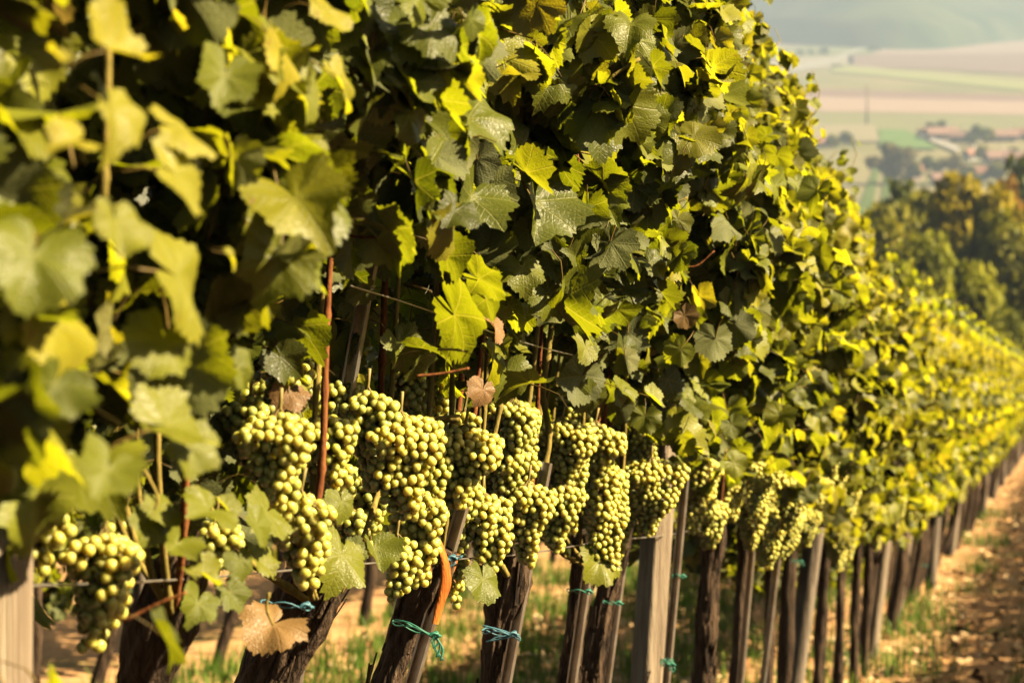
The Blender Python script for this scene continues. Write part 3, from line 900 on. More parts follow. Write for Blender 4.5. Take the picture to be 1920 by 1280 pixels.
B = [  # x, top, bottom, width, v, ripeness, wing, label
 (196, 1028, 1236, 118, 0.02, .80, .25, 'blurred yellow bunch hanging lowest at bottom left, apart from all others'),
 (78, 985, 1092, 92, 0.0, .45, 0, 'dim blurred bunch beside the left edge post, left of the lowest bunch'),
 (235, 1000, 1075, 70, -0.06, .35, 0, 'shaded remnant bunch above the lowest bunch, half covered by a leaf'),
 (405, 1010, 1080, 78, 0.0, .45, 0, 'few green berries showing between the small leaves left of the red cane'),
 (470, 775, 930, 92, 0.0, .35, 0, 'greener shaded bunch at the left end of the sharp grapes, beside the big blurred leaf'),
 (545, 712, 812, 84, 0.03, .45, 0, 'short bunch topmost left of the red cane, under a withered leaf'),
 (525, 806, 985, 112, 0.06, .62, .2, 'golden bunch in the middle of the stack left of the red cane'),
 (566, 955, 1122, 106, 0.07, .62, 0, 'bunch with the lowest tip left of the red cane, ending over the stake'),
 (606, 812, 935, 112, 0.015, .60, .3, 'sideways spreading bunch directly behind the red cane'),
 (690, 765, 925, 88, 0.02, .42, 0, 'pale green bunch right of the steel stake and red cane'),
 (756, 680, 800, 78, -0.01, .40, 0, 'highest bunch in the middle, in shade beneath the leaves'),
 (752, 808, 985, 122, 0.06, .78, .25, 'brightest golden bunch in the centre of the sharp grapes'),
 (803, 835, 1000, 76, 0.03, .55, 0, 'narrow bunch pressed to the right side of the brightest bunch'),
 (694, 900, 1050, 94, -0.03, .30, 0, 'dark green bunch in shadow under the pale green one'),
 (785, 958, 1118, 88, 0.05, .60, 0, 'long bunch continuing below the brightest bunch, ending beside the orange bark'),
 (745, 1040, 1142, 66, 0.03, .52, 0, 'small bunch with the lowest tip left of the orange bark'),
 (874, 836, 966, 118, 0.07, .78, .35, 'wide golden bunch with a drooping wing, right of the brightest bunch'),
 (872, 806, 852, 48, 0.03, .50, 0, 'tiny bunch of a few green berries sitting above the wide golden bunch'),
 (866, 925, 1046, 88, 0.01, .42, 0, 'green bunch tucked under the wide golden bunch'),
 (905, 960, 1096, 84, 0.03, .55, 0, 'bunch right of the orange bark tapering down to a single leaf'),
 (856, 1060, 1152, 50, -0.02, .50, 0, 'narrow tail bunch hanging behind the orange bark'),
 (966, 785, 905, 92, 0.02, .42, 0, 'green bunch behind the upright pale canes'),
 (965, 880, 1000, 76, 0.02, .55, 0, 'mid height bunch left of the curved pale cane'),
 (992, 940, 1078, 74, 0.05, .62, 0, 'hanging bunch with a clean tip just under the curved pale cane'),
 (1056, 822, 960, 96, 0.03, .58, .2, 'plump bunch right of the curved pale cane'),
 (1070, 776, 850, 64, -0.02, .40, 0, 'small shaded bunch topping the plump bunch'),
 (1053, 945, 1042, 70, 0.03, .55, 0, 'slender bunch under the plump one'),
 (1118, 830, 940, 84, 0.05, .66, .2, 'golden upper bunch left of the squared post'),
 (1145, 792, 862, 62, -0.02, .45, 0, 'small high bunch behind the golden upper one, left of the squared post'),
 (1132, 905, 1084, 86, 0.06, .66, 0, 'long slightly soft bunch ending lowest near the squared post'),
 (1160, 955, 1080, 58, 0.02, .55, 0, 'thin bunch close beside the squared post on its left'),
 (1188, 845, 935, 74, 0.03, .52, 0, 'blurred bunch touching the upper left of the squared post'),
 (1222, 900, 1010, 92, 0.09, .62, .3, 'blurred bunch hanging across the face of the squared post'),
 (1320, 895, 1010, 76, 0.05, .62, 0, 'blurred bunch directly right of the squared post, on the thick dark trunk'),
 (1352, 880, 965, 56, 0.01, .50, 0, 'short blurred bunch behind the pale bent cane past the squared post'),
 (498, 742, 850, 74, -0.03, .40, 0, 'shaded bunch between the topmost short bunch and the big blurred leaf'),
 (640, 742, 850, 66, -0.03, .38, 0, 'dim bunch hidden between the red cane and the steel stake, high up'),
 (722, 700, 790, 60, -0.05, .32, 0, 'dark high bunch just left of the highest bunch in the middle'),
 (806, 745, 850, 62, -0.03, .40, 0, 'shaded bunch above the narrow bunch, behind the yellow green stub'),
 (636, 905, 1000, 80, -0.05, .30, 0, 'dark bunch low behind the stake, right of the red cane foot'),
 (930, 800, 910, 66, -0.03, .36, 0, 'shaded bunch between the wide golden bunch and the pale canes'),
 (1016, 850, 960, 66, -0.01, .46, 0, 'bunch just inside the bend of the curved pale cane'),
 (925, 880, 990, 70, -0.02, .42, 0, 'green bunch behind the drooping wing of the wide golden bunch'),
 (1092, 890, 1010, 66, 0.01, .52, 0, 'bunch filling the gap between the plump bunch and the long soft one'),
 (1255, 880, 960, 60, 0.0, .50, 0, 'blurred small bunch behind the squared post on its right'),
 (575, 700, 790, 60, -0.02, .42, 0, 'small shaded bunch just left of the red cane top, right of the topmost short bunch'),
 (655, 985, 1060, 60, -0.04, .30, 0, 'dark bunch lowest in the gap between the red cane foot and the long central bunch'),
 (832, 960, 1060, 56, -0.02, .42, 0, 'thin shaded bunch right behind the stake head above the orange bark'),
 (1290, 850, 930, 60, -0.01, .45, 0, 'dim blurred bunch behind the canes just past the squared post'),
 (1402, 895, 1025, 76, 0.06, .66, .3, 'broad blurred bunch above the thin grey trunk past the squared post'),
]
for i, b_ in enumerate(B):
    bunch(b_[0], b_[1], b_[2], b_[3], b_[4], b_[5], b_[7], 4000 + i, b_[6], (random.uniform(-0.08, 0.08), random.uniform(-0.12, 0.12)))
# bunches further along the row: four shared meshes
far_me = []
for i in range(4):
    L, W = (0.15, 0.085) if i % 2 else (0.12, 0.075)
    A, Rr = pack(L, W, 4500 + i, wing=0.2)
    mb = MB(); r = np.random.default_rng(i)
    for c, q in zip(A, Rr):
        mb.add(ICO2[0] * q + c, f3=ICO2[1], c=(r.random(), 0.62 + 0.1 * r.standard_normal(), 0, 0))
    far_me.append(mb.mesh('grape_bunch', M_BERRY_M, attrs=True))
    del mb
r = np.random.default_rng(88)
for zc in vzs[9:]:
    if zc > 34: break
    for k in range(5 if zc < 16 else 4):
        vv = r.uniform(-0.02, 0.15)
        p = row_pt(zc + r.uniform(-0.3, 0.3), vv, WIRE + (r.uniform(0.0, 0.20) if zc < 8.5 else r.uniform(-0.14, 0.06)))
        o = link('grape_bunch', far_me[r.integers(0, 4)], None, p)
        o.rotation_euler = (r.normal(0, .08), r.normal(0, .1), r.uniform(0, 6.28)); s_ = r.uniform(0.8, 1.15); o.scale = (s_, s_, s_)
        x_ = 2010 - LAT * FPX / zc
        tag(o, 'soft blurred bunch along the stretch around the round posts' if x_ < 1720 else 'tiny blurred bunch in the far right stretch of the row', 'grape bunch', 'grape bunches')

# ------------------------------------------------------------------ named canes, hero leaves, peeled bark
def vine_at(x, v=0.0):
    z_ = zx(x, v)
    return vine_objs[int(np.argmin([abs(z_ - q) for q in vzs[:len(VINES)]]))]
def hero_cane(pts, r0, r1, mat, v, seed, label=None):
    P = [on_row(x, y, v) for (x, y) in pts]
    zc = zx(pts[0][0], v)
    P = [px(x, y, zc) for (x, y) in pts]
    e = vine_at(pts[-1][0], v)
    o = cane_mb(P, r0, r1, seed).build('cane', mat, e, origin=e.location)
    if label: o['label'] = label
hero_cane([(622, 440), (615, 560), (610, 690), (605, 850), (596, 940), (582, 1000)], 0.0034, 0.0044, M_CANE_RED, 0.075, 1, 'thick red brown cane crossing in front of the grapes')
hero_cane([(722, 520), (718, 640), (712, 780)], 0.0042, 0.0045, M_CANE_RED, 0.0, 2)
hero_cane([(866, 700), (856, 800), (842, 880), (822, 960)], 0.0045, 0.005, M_CANE_RED, 0.0, 3)
hero_cane([(863, 784), (810, 788), (760, 800), (708, 832)], 0.0052, 0.0040, M_CANE_GREEN, 0.09, 4, 'yellow green cane stub lying across the bunches')
hero_cane([(1040, 545), (1030, 645), (1018, 735), (1028, 800), (1026, 850), (1002, 925), (972, 960)], 0.0042, 0.0058, M_CANE_GREEN, 0.06, 5, 'curved pale cane arching down to the trunk head')
hero_cane([(1012, 575), (1002, 675), (990, 765), (985, 830), (980, 885)], 0.004, 0.0045, M_CANE_GREEN, 0.05, 6)
hero_cane([(1036, 565), (1026, 665), (1014, 755), (1003, 830), (992, 900)], 0.004, 0.0045, M_CANE_GREEN, 0.04, 7)
hero_cane([(962, 555), (952, 655), (940, 745), (925, 820), (906, 885)], 0.004, 0.0045, M_CANE_GREEN, 0.03, 8)
hero_cane([(1130, 700), (1122, 770), (1112, 830)], 0.0045, 0.0048, M_CANE_RED, 0.03, 9)
hero_cane([(1306, 570), (1296, 670), (1284, 760), (1284, 820), (1268, 890)], 0.004, 0.005, M_CANE_GREEN, 0.06, 10)
hero_cane([(1354, 625), (1344, 725), (1332, 815), (1330, 850), (1308, 885), (1285, 908)], 0.004, 0.006, M_CANE_GREEN, 0.07, 11, 'pale bent cane past the squared post')
hero_cane([(1450, 650), (1440, 750), (1428, 840), (1425, 880), (1415, 915)], 0.005, 0.006, M_CANE_RED, 0.07, 12)
hero_cane([(1430, 650), (1420, 750), (1408, 840), (1406, 880), (1402, 910)], 0.004, 0.005, M_CANE_GREEN, 0.07, 13)
hero_cane([(1010, 400), (960, 470), (905, 560)], 0.003, 0.003, M_CANE_GREEN, 0.17, 14)
hero_cane([(840, 140), (960, 150), (1090, 170), (1200, 110)], 0.0028, 0.0022, M_CANE_GREEN, 0.13, 15)
hero_cane([(200, 0), (202, 140), (198, 300), (192, 420)], 0.0032, 0.0028, M_CANE_GREEN, 0.20, 16)

for k_, pts_ in enumerate(([(1075, 250), (1085, 320), (1060, 370), (1072, 410)], [(760, 120), (800, 170), (835, 195)], [(870, 130), (840, 160), (800, 185)],
    [(960, 155), (1000, 165), (1050, 190), (1092, 188)], [(1010, 285), (1060, 280), (1110, 290)], [(440, 560), (500, 530), (560, 520)], [(740, 440), (690, 445), (640, 440)],
    [(100, 455), (140, 462), (170, 466)], [(105, 715), (170, 760), (225, 795)], [(780, 705), (830, 700), (880, 690)], [(820, 655), (850, 655), (885, 660)], [(1180, 400), (1235, 395), (1290, 370)],
    [(1255, 480), (1300, 500), (1340, 470)], [(270, 880), (295, 930), (290, 955)], [(505, 1110), (500, 1140), (512, 1172)], [(230, 1165), (300, 1130), (350, 1110)])):
    hero_cane(pts_, 0.0016, 0.0012, M_CANE_GREEN if k_ % 3 else M_CANE_RED, 0.19 if k_ not in (13, 14, 15) else 0.1, 700 + k_)
LEAF_RNG = np.random.default_rng(321)
def hero_leaf(xj, yj, xt, yt, v, face, yel, temp, dry=0.0, rnd=0.6, label=None, back=True, wide=1.0):
    """leaf from its petiole junction (xj,yj) to its tip (xt,yt) in the photo; face = (right, up, towards camera) of its upper side"""
    v = v + 0.03 if xj < 660 and v > 0.19 else max(v - 0.04, 0.6 * v)
    zc = zx(xj, v)
    a = px(xj, yj, zc); b = px(xt, yt, zc)
    vw = Vector(a).normalized(); sx_ = vw.cross(Vector((0, 0, 1))).normalized(); up = sx_.cross(vw)
    n = sx_ * face[0] + up * face[1] - vw * face[2]
    tipd = b - a
    L = tipd.length
    n2 = n.normalized()
    # tip direction in the leaf plane that projects onto the wanted direction
    den = n2.dot(vw)
    tp = tipd - vw * (n2.dot(tipd) / den if abs(den) > 0.25 else 0.0)
    size = min(tp.length, L * 1.5) / 0.66 * wide
    e = vine_at(xj, v)
    mb = MB()
    add_leaves(mb, [T_HI[temp]], [np.array(a)], [np.array(n2)], [np.array(tp)], np.array([size]), np.array([yel]), np.array([rnd]), np.array([dry]), LEAF_RNG)
    o = mb.build('leaf', M_LEAF, e, attrs=True, origin=e.location)
    if label: o['label'] = label
H = [  # junction, tip, v, facing (upper side), yellow, template, dry, rnd
 (205, 205, 250, 300, .27, (.75, .55, .25), .72, 0), (110, 110, 85, 85, .27, (.5, .8, .3), .85, 1), (205, 95, 290, 110, .28, (.6, .7, .4), .85, 2),
 (140, 265, 80, 265, .27, (.5, .8, .3), .92, 3), (330, 330, 425, 400, .27, (.7, .5, .4), .72, 4), (330, 240, 425, 265, .26, (.5, .8, .35), .8, 5),
 (215, 420, 240, 510, .27, (.6, .5, .6), .5, 6), (330, 520, 440, 590, .25, (.8, .4, .4), .62, 7), (430, 480, 470, 495, .24, (.8, .5, .2), .7, 8),
 (60, 480, 20, 600, .25, (.3, .6, .7), .28, 9), (300, 640, 270, 730, .24, (.5, .4, .7), .42, 10), (200, 880, 170, 960, .24, (.4, .5, .7), .36, 11),
 (350, 830, 360, 930, .22, (.6, .35, .7), .40, 12), (310, 800, 430, 800, .22, (.4, .7, .5), .45, 13), (440, 690, 490, 740, .20, (.6, .4, .6), .3, 0),
 (100, 720, 60, 800, .22, (.5, .2, .8), .10, 1), (380, 1080, 425, 1110, .17, (.7, .6, .4), .48, 2), (360, 1075, 335, 1050, .17, (.6, .6, .5), .5, 3),
 (480, 985, 515, 1030, .15, (.8, .4, .4), .35, 4), (450, 1050, 470, 1100, .14, (.5, .3, .8), .18, 5), (390, 960, 330, 990, .18, (.5, .7, .4), .4, 6),
 (525, 95, 545, 190, .24, (.8, .3, .2), .95, 7), (560, 160, 610, 230, .24, (.7, .5, .4), .42, 8), (630, 150, 690, 200, .24, (.8, .5, .2), .75, 9),
 (610, 20, 665, 60, .26, (.5, .7, .3), .8, 10), (420, 140, 400, 230, .24, (.4, .4, .8), .34, 11), (560, 480, 625, 560, .2, (.8, .5, .3), .34, 12),
 (545, 370, 635, 425, .23, (.3, .85, .3), .55, 13), (930, 60, 950, 110, .27, (.75, .5, .4), .52, 1),
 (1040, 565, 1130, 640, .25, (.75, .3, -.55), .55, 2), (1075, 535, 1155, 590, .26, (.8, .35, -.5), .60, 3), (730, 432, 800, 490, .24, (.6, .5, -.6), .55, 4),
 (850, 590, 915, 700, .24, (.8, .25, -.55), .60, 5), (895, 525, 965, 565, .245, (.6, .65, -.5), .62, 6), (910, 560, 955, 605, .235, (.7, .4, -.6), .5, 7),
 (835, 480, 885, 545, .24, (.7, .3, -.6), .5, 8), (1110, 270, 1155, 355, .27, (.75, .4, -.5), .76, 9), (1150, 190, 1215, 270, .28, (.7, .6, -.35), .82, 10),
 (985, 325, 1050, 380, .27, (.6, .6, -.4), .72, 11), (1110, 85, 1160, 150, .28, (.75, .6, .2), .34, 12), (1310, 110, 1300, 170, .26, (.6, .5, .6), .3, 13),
 (275, 980, 262, 1030, .13, (.5, .5, .6), .35, 9), (300, 950, 345, 1000, .14, (.5, .6, .5), .42, 10), (420, 950, 455, 990, .14, (.6, .6, .4), .40, 11),
 (430, 1110, 465, 1165, .12, (.5, .3, .8), .15, 12), (370, 1130, 355, 1190, .12, (.5, .3, .7), .30, 13), (330, 1020, 300, 1060, .13, (.5, .5, .5), .38, 2),
 (500, 960, 470, 1000, .13, (.7, .5, .4), .40, 4), (480, 1050, 520, 1085, .12, (.6, .5, .4), .45, 6),
 (640, 1040, 632, 1110, .08, (.6, .4, .6), .42, 7), (700, 1030, 718, 1075, .09, (.5, .5, .6), .3, 1), (655, 1035, 680, 1075, .06, (.5, .2, .7), .1, 3),
 (640, 940, 648, 985, .1, (.6, .3, .7), .35, 5), (1120, 1050, 1095, 1085, .08, (.6, .4, .5), .5, 9), (905, 1085, 915, 1140, .06, (.6, .3, .6), .3, 10),
 (960, 255, 985, 310, .25, (.8, .4, .4), .12, 0), (1000, 380, 1005, 460, .24, (.75, .4, .5), .10, 1), (880, 370, 860, 430, .23, (.7, .4, .6), .10, 2),
 (690, 330, 700, 395, .2, (.7, .35, .6), .10, 3), (1265, 375, 1290, 430, .26, (.7, .4, -.5), .62, 4),
]
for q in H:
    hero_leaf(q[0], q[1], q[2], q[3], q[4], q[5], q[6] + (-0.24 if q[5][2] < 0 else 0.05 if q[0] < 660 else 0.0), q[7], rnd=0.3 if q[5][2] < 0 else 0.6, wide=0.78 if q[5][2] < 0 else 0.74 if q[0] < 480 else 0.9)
hero_leaf(512, 1172, 440, 1215, .10, (.25, .72, .6), .3, 9, 0.9, 0.95, 'hanging dry brown leaf under the grapes', wide=0.68)
hero_leaf(905, 730, 890, 790, .16, (.5, .2, .8), .3, 5, 1.0, 0.9, 'withered brown leaf above the wide golden bunch', wide=0.55)
hero_leaf(925, 610, 945, 640, .2, (.7, .6, .3), .3, 8, 1.0, 1.0, 'curled dry leaf end')
hero_leaf(540, 735, 520, 770, .06, (.5, .3, .7), .3, 3, 1.0, 0.6, 'withered leaf over the topmost bunch left of the red cane')
# peeled orange bark on the sharpest vine
e = vine_objs[5]; mb = MB()
zc = zx(815, 0.03)
L_ = [px(x, y, zc - 0.03) for (x, y) in ((818, 1020), (826, 1060), (824, 1100), (815, 1140), (810, 1168))]
R_ = [px(x, y, zc - 0.015) for (x, y) in ((828, 1015), (842, 1055), (846, 1095), (834, 1130), (822, 1170))]
L_, R_ = bez(L_, 5), bez(R_, 5)
V = []
for a, b in zip(L_, R_):
    m_ = (a + b) / 2 - Vector(a).normalized() * 0.006
    V += [tuple(a), tuple(m_), tuple(b), tuple(b + Vector((0, 0.004, 0))), tuple(a + Vector((0, 0.004, 0)))]
F = []
for i in range(len(L_) - 1):
    for j in range(5): F.append((i * 5 + j, i * 5 + (j + 1) % 5, i * 5 + 5 + (j + 1) % 5, i * 5 + 5 + j))
mb.add(V, f4=F)
mb.build('peeled_bark', M_PEEL, e, origin=e.location)['label'] = 'bright orange peeled bark'

# ------------------------------------------------------------------ litter and grass on the ground
t = NT('dry_leaf_litter')
at = t.n('Attribute', attribute_name='tint'); sp = t.n('SeparateColor'); t.l(at.outputs['Color'], sp.inputs[0])
c = t.ramp(sp.outputs[1], [(0.0, (0.20, 0.090, 0.030)), (0.35, (0.44, 0.24, 0.09)), (0.7, (0.58, 0.37, 0.17)), (1.0, (0.66, 0.47, 0.26))])
M_LITTER = t.done(t.principled(c, 0.8, 0.3).outputs[0])
r = np.random.default_rng(5)
def scatter(n, zlo, zhi, vlo, vhi):
    zz = np.exp(r.uniform(math.log(zlo), math.log(zhi), n)); vv = r.uniform(vlo, vhi, n)
    return [row_pt(a, b - LEAN * (0 - WIRE), 0.0) for a, b in zip(zz, vv)]
P = scatter(9000, 5.5, 45, -2.7, 1.6)
P = np.array([[p.x, p.y, ground(p.y) + r.uniform(0.004, 0.02)] for p in P])
n = len(P); mb = MB()
N_ = np.tile(UPn, (n, 1)) + 0.22 * r.standard_normal((n, 3)); T_ = r.standard_normal((n, 3))
add_leaves(mb, T_LOW, P, N_, T_, 0.030 + 0.045 * r.random(n) ** 2, np.zeros(n), r.random(n), np.zeros(n), r)
tag(mb.build('leaf_litter', M_LITTER, attrs=True), 'dry tan fallen leaves scattered on the soil beside and behind the vines', 'leaf litter', kind='stuff')
t = NT('grass_blade')
at = t.n('Attribute', attribute_name='tint'); sp = t.n('SeparateColor'); t.l(at.outputs['Color'], sp.inputs[0])
c = t.ramp(sp.outputs[1], [(0.0, (0.05, 0.12, 0.010)), (0.6, (0.12, 0.24, 0.015)), (1.0, (0.26, 0.30, 0.05))])
p = t.principled(c, 0.6, 0.3); tl = t.n('BsdfTranslucent'); t.l(c, tl.inputs[0]); mx = t.n('MixShader'); mx.inputs[0].default_value = 0.35
t.l(p.outputs[0], mx.inputs[1]); t.l(tl.outputs[0], mx.inputs[2]); M_GRASS = t.done(mx.outputs[0])
def grass(cands, name, label):
    n = len(cands); mb = MB()
    C = np.array(cands)
    d = r.uniform(0, 6.28, n); h = r.uniform(0.05, 0.16, n); ln = r.uniform(0.0, 0.08, n); w_ = r.uniform(0.002, 0.004, n)
    dx = np.stack([np.cos(d), np.sin(d), np.zeros(n)], -1); sx_ = np.stack([-np.sin(d), np.cos(d), np.zeros(n)], -1)
    V = np.stack([C - sx_ * w_[:, None], C + sx_ * w_[:, None], C + dx * (ln * 0.35)[:, None] + UPn * (h * 0.6)[:, None] + sx_ * (w_ * 0.8)[:, None],
                  C + dx * (ln * 0.35)[:, None] + UPn * (h * 0.6)[:, None] - sx_ * (w_ * 0.8)[:, None], C + dx * ln[:, None] + UPn * h[:, None]], 1)
    o_ = (np.arange(n) * 5)[:, None]
    col_ = np.zeros((n, 5, 4)); col_[..., 1] = r.random(n)[:, None]
    mb.add(V.reshape(-1, 3), o_ + np.array([[3, 2, 4]]), o_ + np.array([[0, 1, 2, 3]]), col_.reshape(-1, 4))
    tag(mb.build(name, M_GRASS, attrs=True), label, 'grass', kind='stuff')
C = []
for _ in range(560):
    zc = math.exp(r.uniform(math.log(5.0), math.log(26))); vv = r.uniform(-2.9, -0.5)
    if r.random() > 0.9: vv = r.uniform(-0.3, 0.3)
    p = row_pt(zc, vv + LEAN * WIRE, 0)
    for k in range(60):
        q = p + LV * r.normal(0, 0.10) + TV * r.normal(0, 0.16); C.append((q.x, q.y, ground(q.y) - 0.005))
grass(C, 'grass', 'green grass tufts on the ground behind the vine trunks')
C = []
for _ in range(260):
    zc = r.uniform(9.0, 26); vv = r.uniform(0.75, 1.7) 
    p = row_pt(zc, vv + LEAN * WIRE, 0)
    for k in range(60):
        q = p + LV * r.normal(0, 0.10) + TV * r.normal(0, 0.16); C.append((q.x, q.y, ground(q.y) - 0.005))
grass(C, 'grass', 'shaded green grass in the middle of the path at bottom right')

# ------------------------------------------------------------------ the valley: fields, roads, hill
def field(pts, a, b, lift, name='field', scale=0.05):
    P = []
    for (x, y) in pts:
        h_ = ground_hit(x, y); P.append((h_.x, h_.y, ground(h_.y) + lift))
    mb = MB(); n = len(P)
    c = np.mean(np.array(P), 0)
    # subdivide as a fan of strips so the sheet follows the ground
    me = bpy.data.meshes.new(name); me.from_pydata(P, [], [list(range(n))]); me.update()
    me.materials.append(plain_material(name + '_soil', a, b, scale, 0.95, 0.1, stretch=(1, 4, 1)))
    return tag(link(name, me), kind='structure')
def quadband(x0, x1, t0, t1, b0, b1):
    if x0 == 1380 and x1 == 2100:          # strips run on behind the vines and past the frame
        e = lambda a, b, x: a + (b - a) * (x - x0) / (x1 - x0)
        t0, t1, b0, b1 = t0, e(t0, t1, 2500), b0, e(b0, b1, 2500)
        x0, x1 = 500, 2500
    return [(x0, t0), (x1, t1), (x1, b1), (x0, b0)]
FIELDS = [
 (quadband(1380, 2100, 58, 62, 104, 132), (0.208, 0.150, 0.130), (0.260, 0.201, 0.169), 0.3),
 (quadband(1380, 1640, 92, 84, 112, 104), (0.125, 0.140, 0.065), (0.156, 0.162, 0.092), 0.6),
 (quadband(1380, 1600, 112, 108, 150, 124), (0.218, 0.201, 0.157), (0.250, 0.223, 0.176), 0.6),
 (quadband(1560, 2100, 122, 172, 136, 190), (0.198, 0.212, 0.084), (0.218, 0.223, 0.104), 0.6),
 (quadband(1590, 2100, 104, 100, 122, 152), (0.156, 0.106, 0.094), (0.187, 0.129, 0.111), 0.6),
 (quadband(1380, 2100, 136, 176, 165, 200), (0.156, 0.104, 0.092), (0.187, 0.129, 0.111), 0.4),
 (quadband(1380, 2100, 160, 190, 194, 216), (0.260, 0.190, 0.157), (0.291, 0.223, 0.189), 0.7),
 (quadband(1380, 2100, 190, 212, 250, 262), (0.140, 0.145, 0.071), (0.182, 0.173, 0.098), 0.5),
 ([(700, 240), (1640, 236), (1650, 268), (700, 290)], (0.198, 0.178, 0.117), (0.229, 0.195, 0.130), 0.7),
 ([(1648, 246), (1700, 248), (1762, 284), (1650, 280)], (0.083, 0.145, 0.039), (0.104, 0.167, 0.052), 0.9),
 ([(1560, 330), (1640, 318), (1668, 345), (1640, 420), (1560, 420)], (0.172, 0.157, 0.078), (0.208, 0.184, 0.104), 0.7),
]
for (p, a, b, l_) in FIELDS: field(p, a, b, l_)
field([(1640, 318), (1650, 318), (1632, 420), (1600, 420)], (0.062, 0.095, 0.026), (0.083, 0.122, 0.033), 1.1)
field([(1660, 312), (1668, 312), (1668, 420), (1648, 420)], (0.062, 0.095, 0.026), (0.083, 0.122, 0.033), 1.1)
field([(1380, 158), (1560, 112), (1650, 78), (1656, 78), (1570, 114), (1380, 166)], (0.260, 0.251, 0.247), (0.286, 0.279, 0.274), 1.0, 'road')
field([(1716, 256), (1722, 254), (1800, 284), (1796, 290)], (0.286, 0.279, 0.280), (0.312, 0.307, 0.306), 1.2, 'road')

# wooded hill across the valley
xs = np.linspace(-1500, 3000, 181); uu = np.linspace(0, 1, 70)
foot = 2300 + 160 * np.sin(xs * 0.004 + 0.6) - 330 * np.exp(-((xs - 330) / 110) ** 2) + 60 * np.sin(xs * 0.013)
XX = np.tile(xs, (70, 1)); UU = np.tile(uu[:, None], (1, 181))
YY = foot[None] + UU * 2600
ZZ = -61 + 330 * (1 - (1 - UU) ** 1.6) + (UU > 0.001) * (9 + 7 * rng.random(XX.shape) + 10 * np.sin(XX * 0.012 + UU * 9) * UU)
idx = np.arange(70 * 181).reshape(70, 181); mb = MB()
mb.add(np.stack([XX, YY, ZZ], -1).reshape(-1, 3), f4=np.stack([idx[:-1, :-1], idx[:-1, 1:], idx[1:, 1:], idx[1:, :-1]], -1).reshape(-1, 4))
t = NT('wooded_slope'); v = t.coord('Object')
c = t.mix(t.ramp(t.noise(0.012, 5.0, 0.6, v), [(0.35, 0.0), (0.68, 1.0)]), (0.018, 0.036, 0.014), (0.075, 0.092, 0.034))
tag(mb.build('hill', t.done(t.principled(c, 0.95, 0.1).outputs[0])), kind='structure')

# ------------------------------------------------------------------ trees
def tree_mesh(seed, a, b, lobes=9, n=4200, leaf=0.034, flat=1.0):
    """crown of many leaf sprays, unit height 1, and its trunk with limbs"""
    r = np.random.default_rng(seed)
    cs = []
    for k in range(lobes):
        an = r.uniform(0, 6.28); rr = r.uniform(0.0, 0.36) * flat
        cs.append((rr * math.cos(an), rr * math.sin(an), r.uniform(0.30, 0.84) - rr * 0.35, r.uniform(0.13, 0.24)))
    cs.append((0, 0, 0.80, 0.17))
    P, N = [], []
    for k in range(n):
        c = cs[r.integers(0, len(cs))]
        d = r.standard_normal(3); d /= np.linalg.norm(d)
        rad = c[3] * (r.random() ** 0.42) * (1 + 0.25 * math.sin(d[0] * 7 + k % 3) * math.sin(d[2] * 6))
        P.append((c[0] + d[0] * rad * flat, c[1] + d[1] * rad * flat, max(0.04, c[2] + d[2] * rad * 0.9))); N.append(d + 0.8 * r.standard_normal(3) + (0, 0, 0.5))
    mb = MB()
    add_leaves(mb, T_LOW, P, N, r.standard_normal((n, 3)), leaf * (0.7 + 0.8 * r.random(n)), np.zeros(n), r.random(n), np.zeros(n), r)
    t = NT('tree_foliage')
    at = t.n('Attribute', attribute_name='tint'); sp = t.n('SeparateColor'); t.l(at.outputs['Color'], sp.inputs[0])
    c = t.mix(sp.outputs[1], a, b)
    c = t.mix(t.ramp(t.noise(3.0, 2.0, vec=t.coord('Object')), [(0.4, 0.0), (0.65, 1.0)]), c, tuple(x * 0.6 for x in a))
    p = t.principled(c, 0.6, 0.3); tl = t.n('BsdfTranslucent'); t.l(c, tl.inputs[0]); mx = t.n('MixShader'); mx.inputs[0].default_value = 0.35
    t.l(p.outputs[0], mx.inputs[1]); t.l(tl.outputs[0], mx.inputs[2])
    crown = mb.mesh('crown', t.done(mx.outputs[0]), attrs=True)
    tb = MB(); tube(tb, bez([(0, 0, -0.03), (0.01, 0, 0.2), (-0.01, 0.01, 0.45), (0, 0, 0.72)], 4), [0.032 - 0.0018 * k for k in range(13)], 8)
    for c in cs[:7]:
        tube(tb, bez([(0, 0, 0.22 + 0.03 * r.random()), (c[0] * 0.5, c[1] * 0.5, c[2] * 0.75), (c[0], c[1], c[2])], 3), [0.016 - 0.0018 * k for k in range(7)], 6)
    return crown, tb.mesh('trunk', M_BARK)
GOLD = tree_mesh(1, (0.332, 0.274, 0.005), (0.564, 0.422, 0.007), 11, 9000, 0.040)
OLIV = tree_mesh(2, (0.165, 0.173, 0.005), (0.315, 0.289, 0.006), 11, 9000, 0.040)
DARK = tree_mesh(3, (0.065, 0.095, 0.004), (0.150, 0.173, 0.006), 10, 8000, 0.040)
LIME = tree_mesh(4, (0.215, 0.242, 0.005), (0.432, 0.407, 0.007), 10, 8000, 0.040)
BRWN = tree_mesh(5, (0.092, 0.074, 0.005), (0.183, 0.133, 0.008), 9, 3500, 0.040)
RUST = tree_mesh(6, (0.283, 0.133, 0.005), (0.465, 0.236, 0.007), 9, 5000, 0.032)
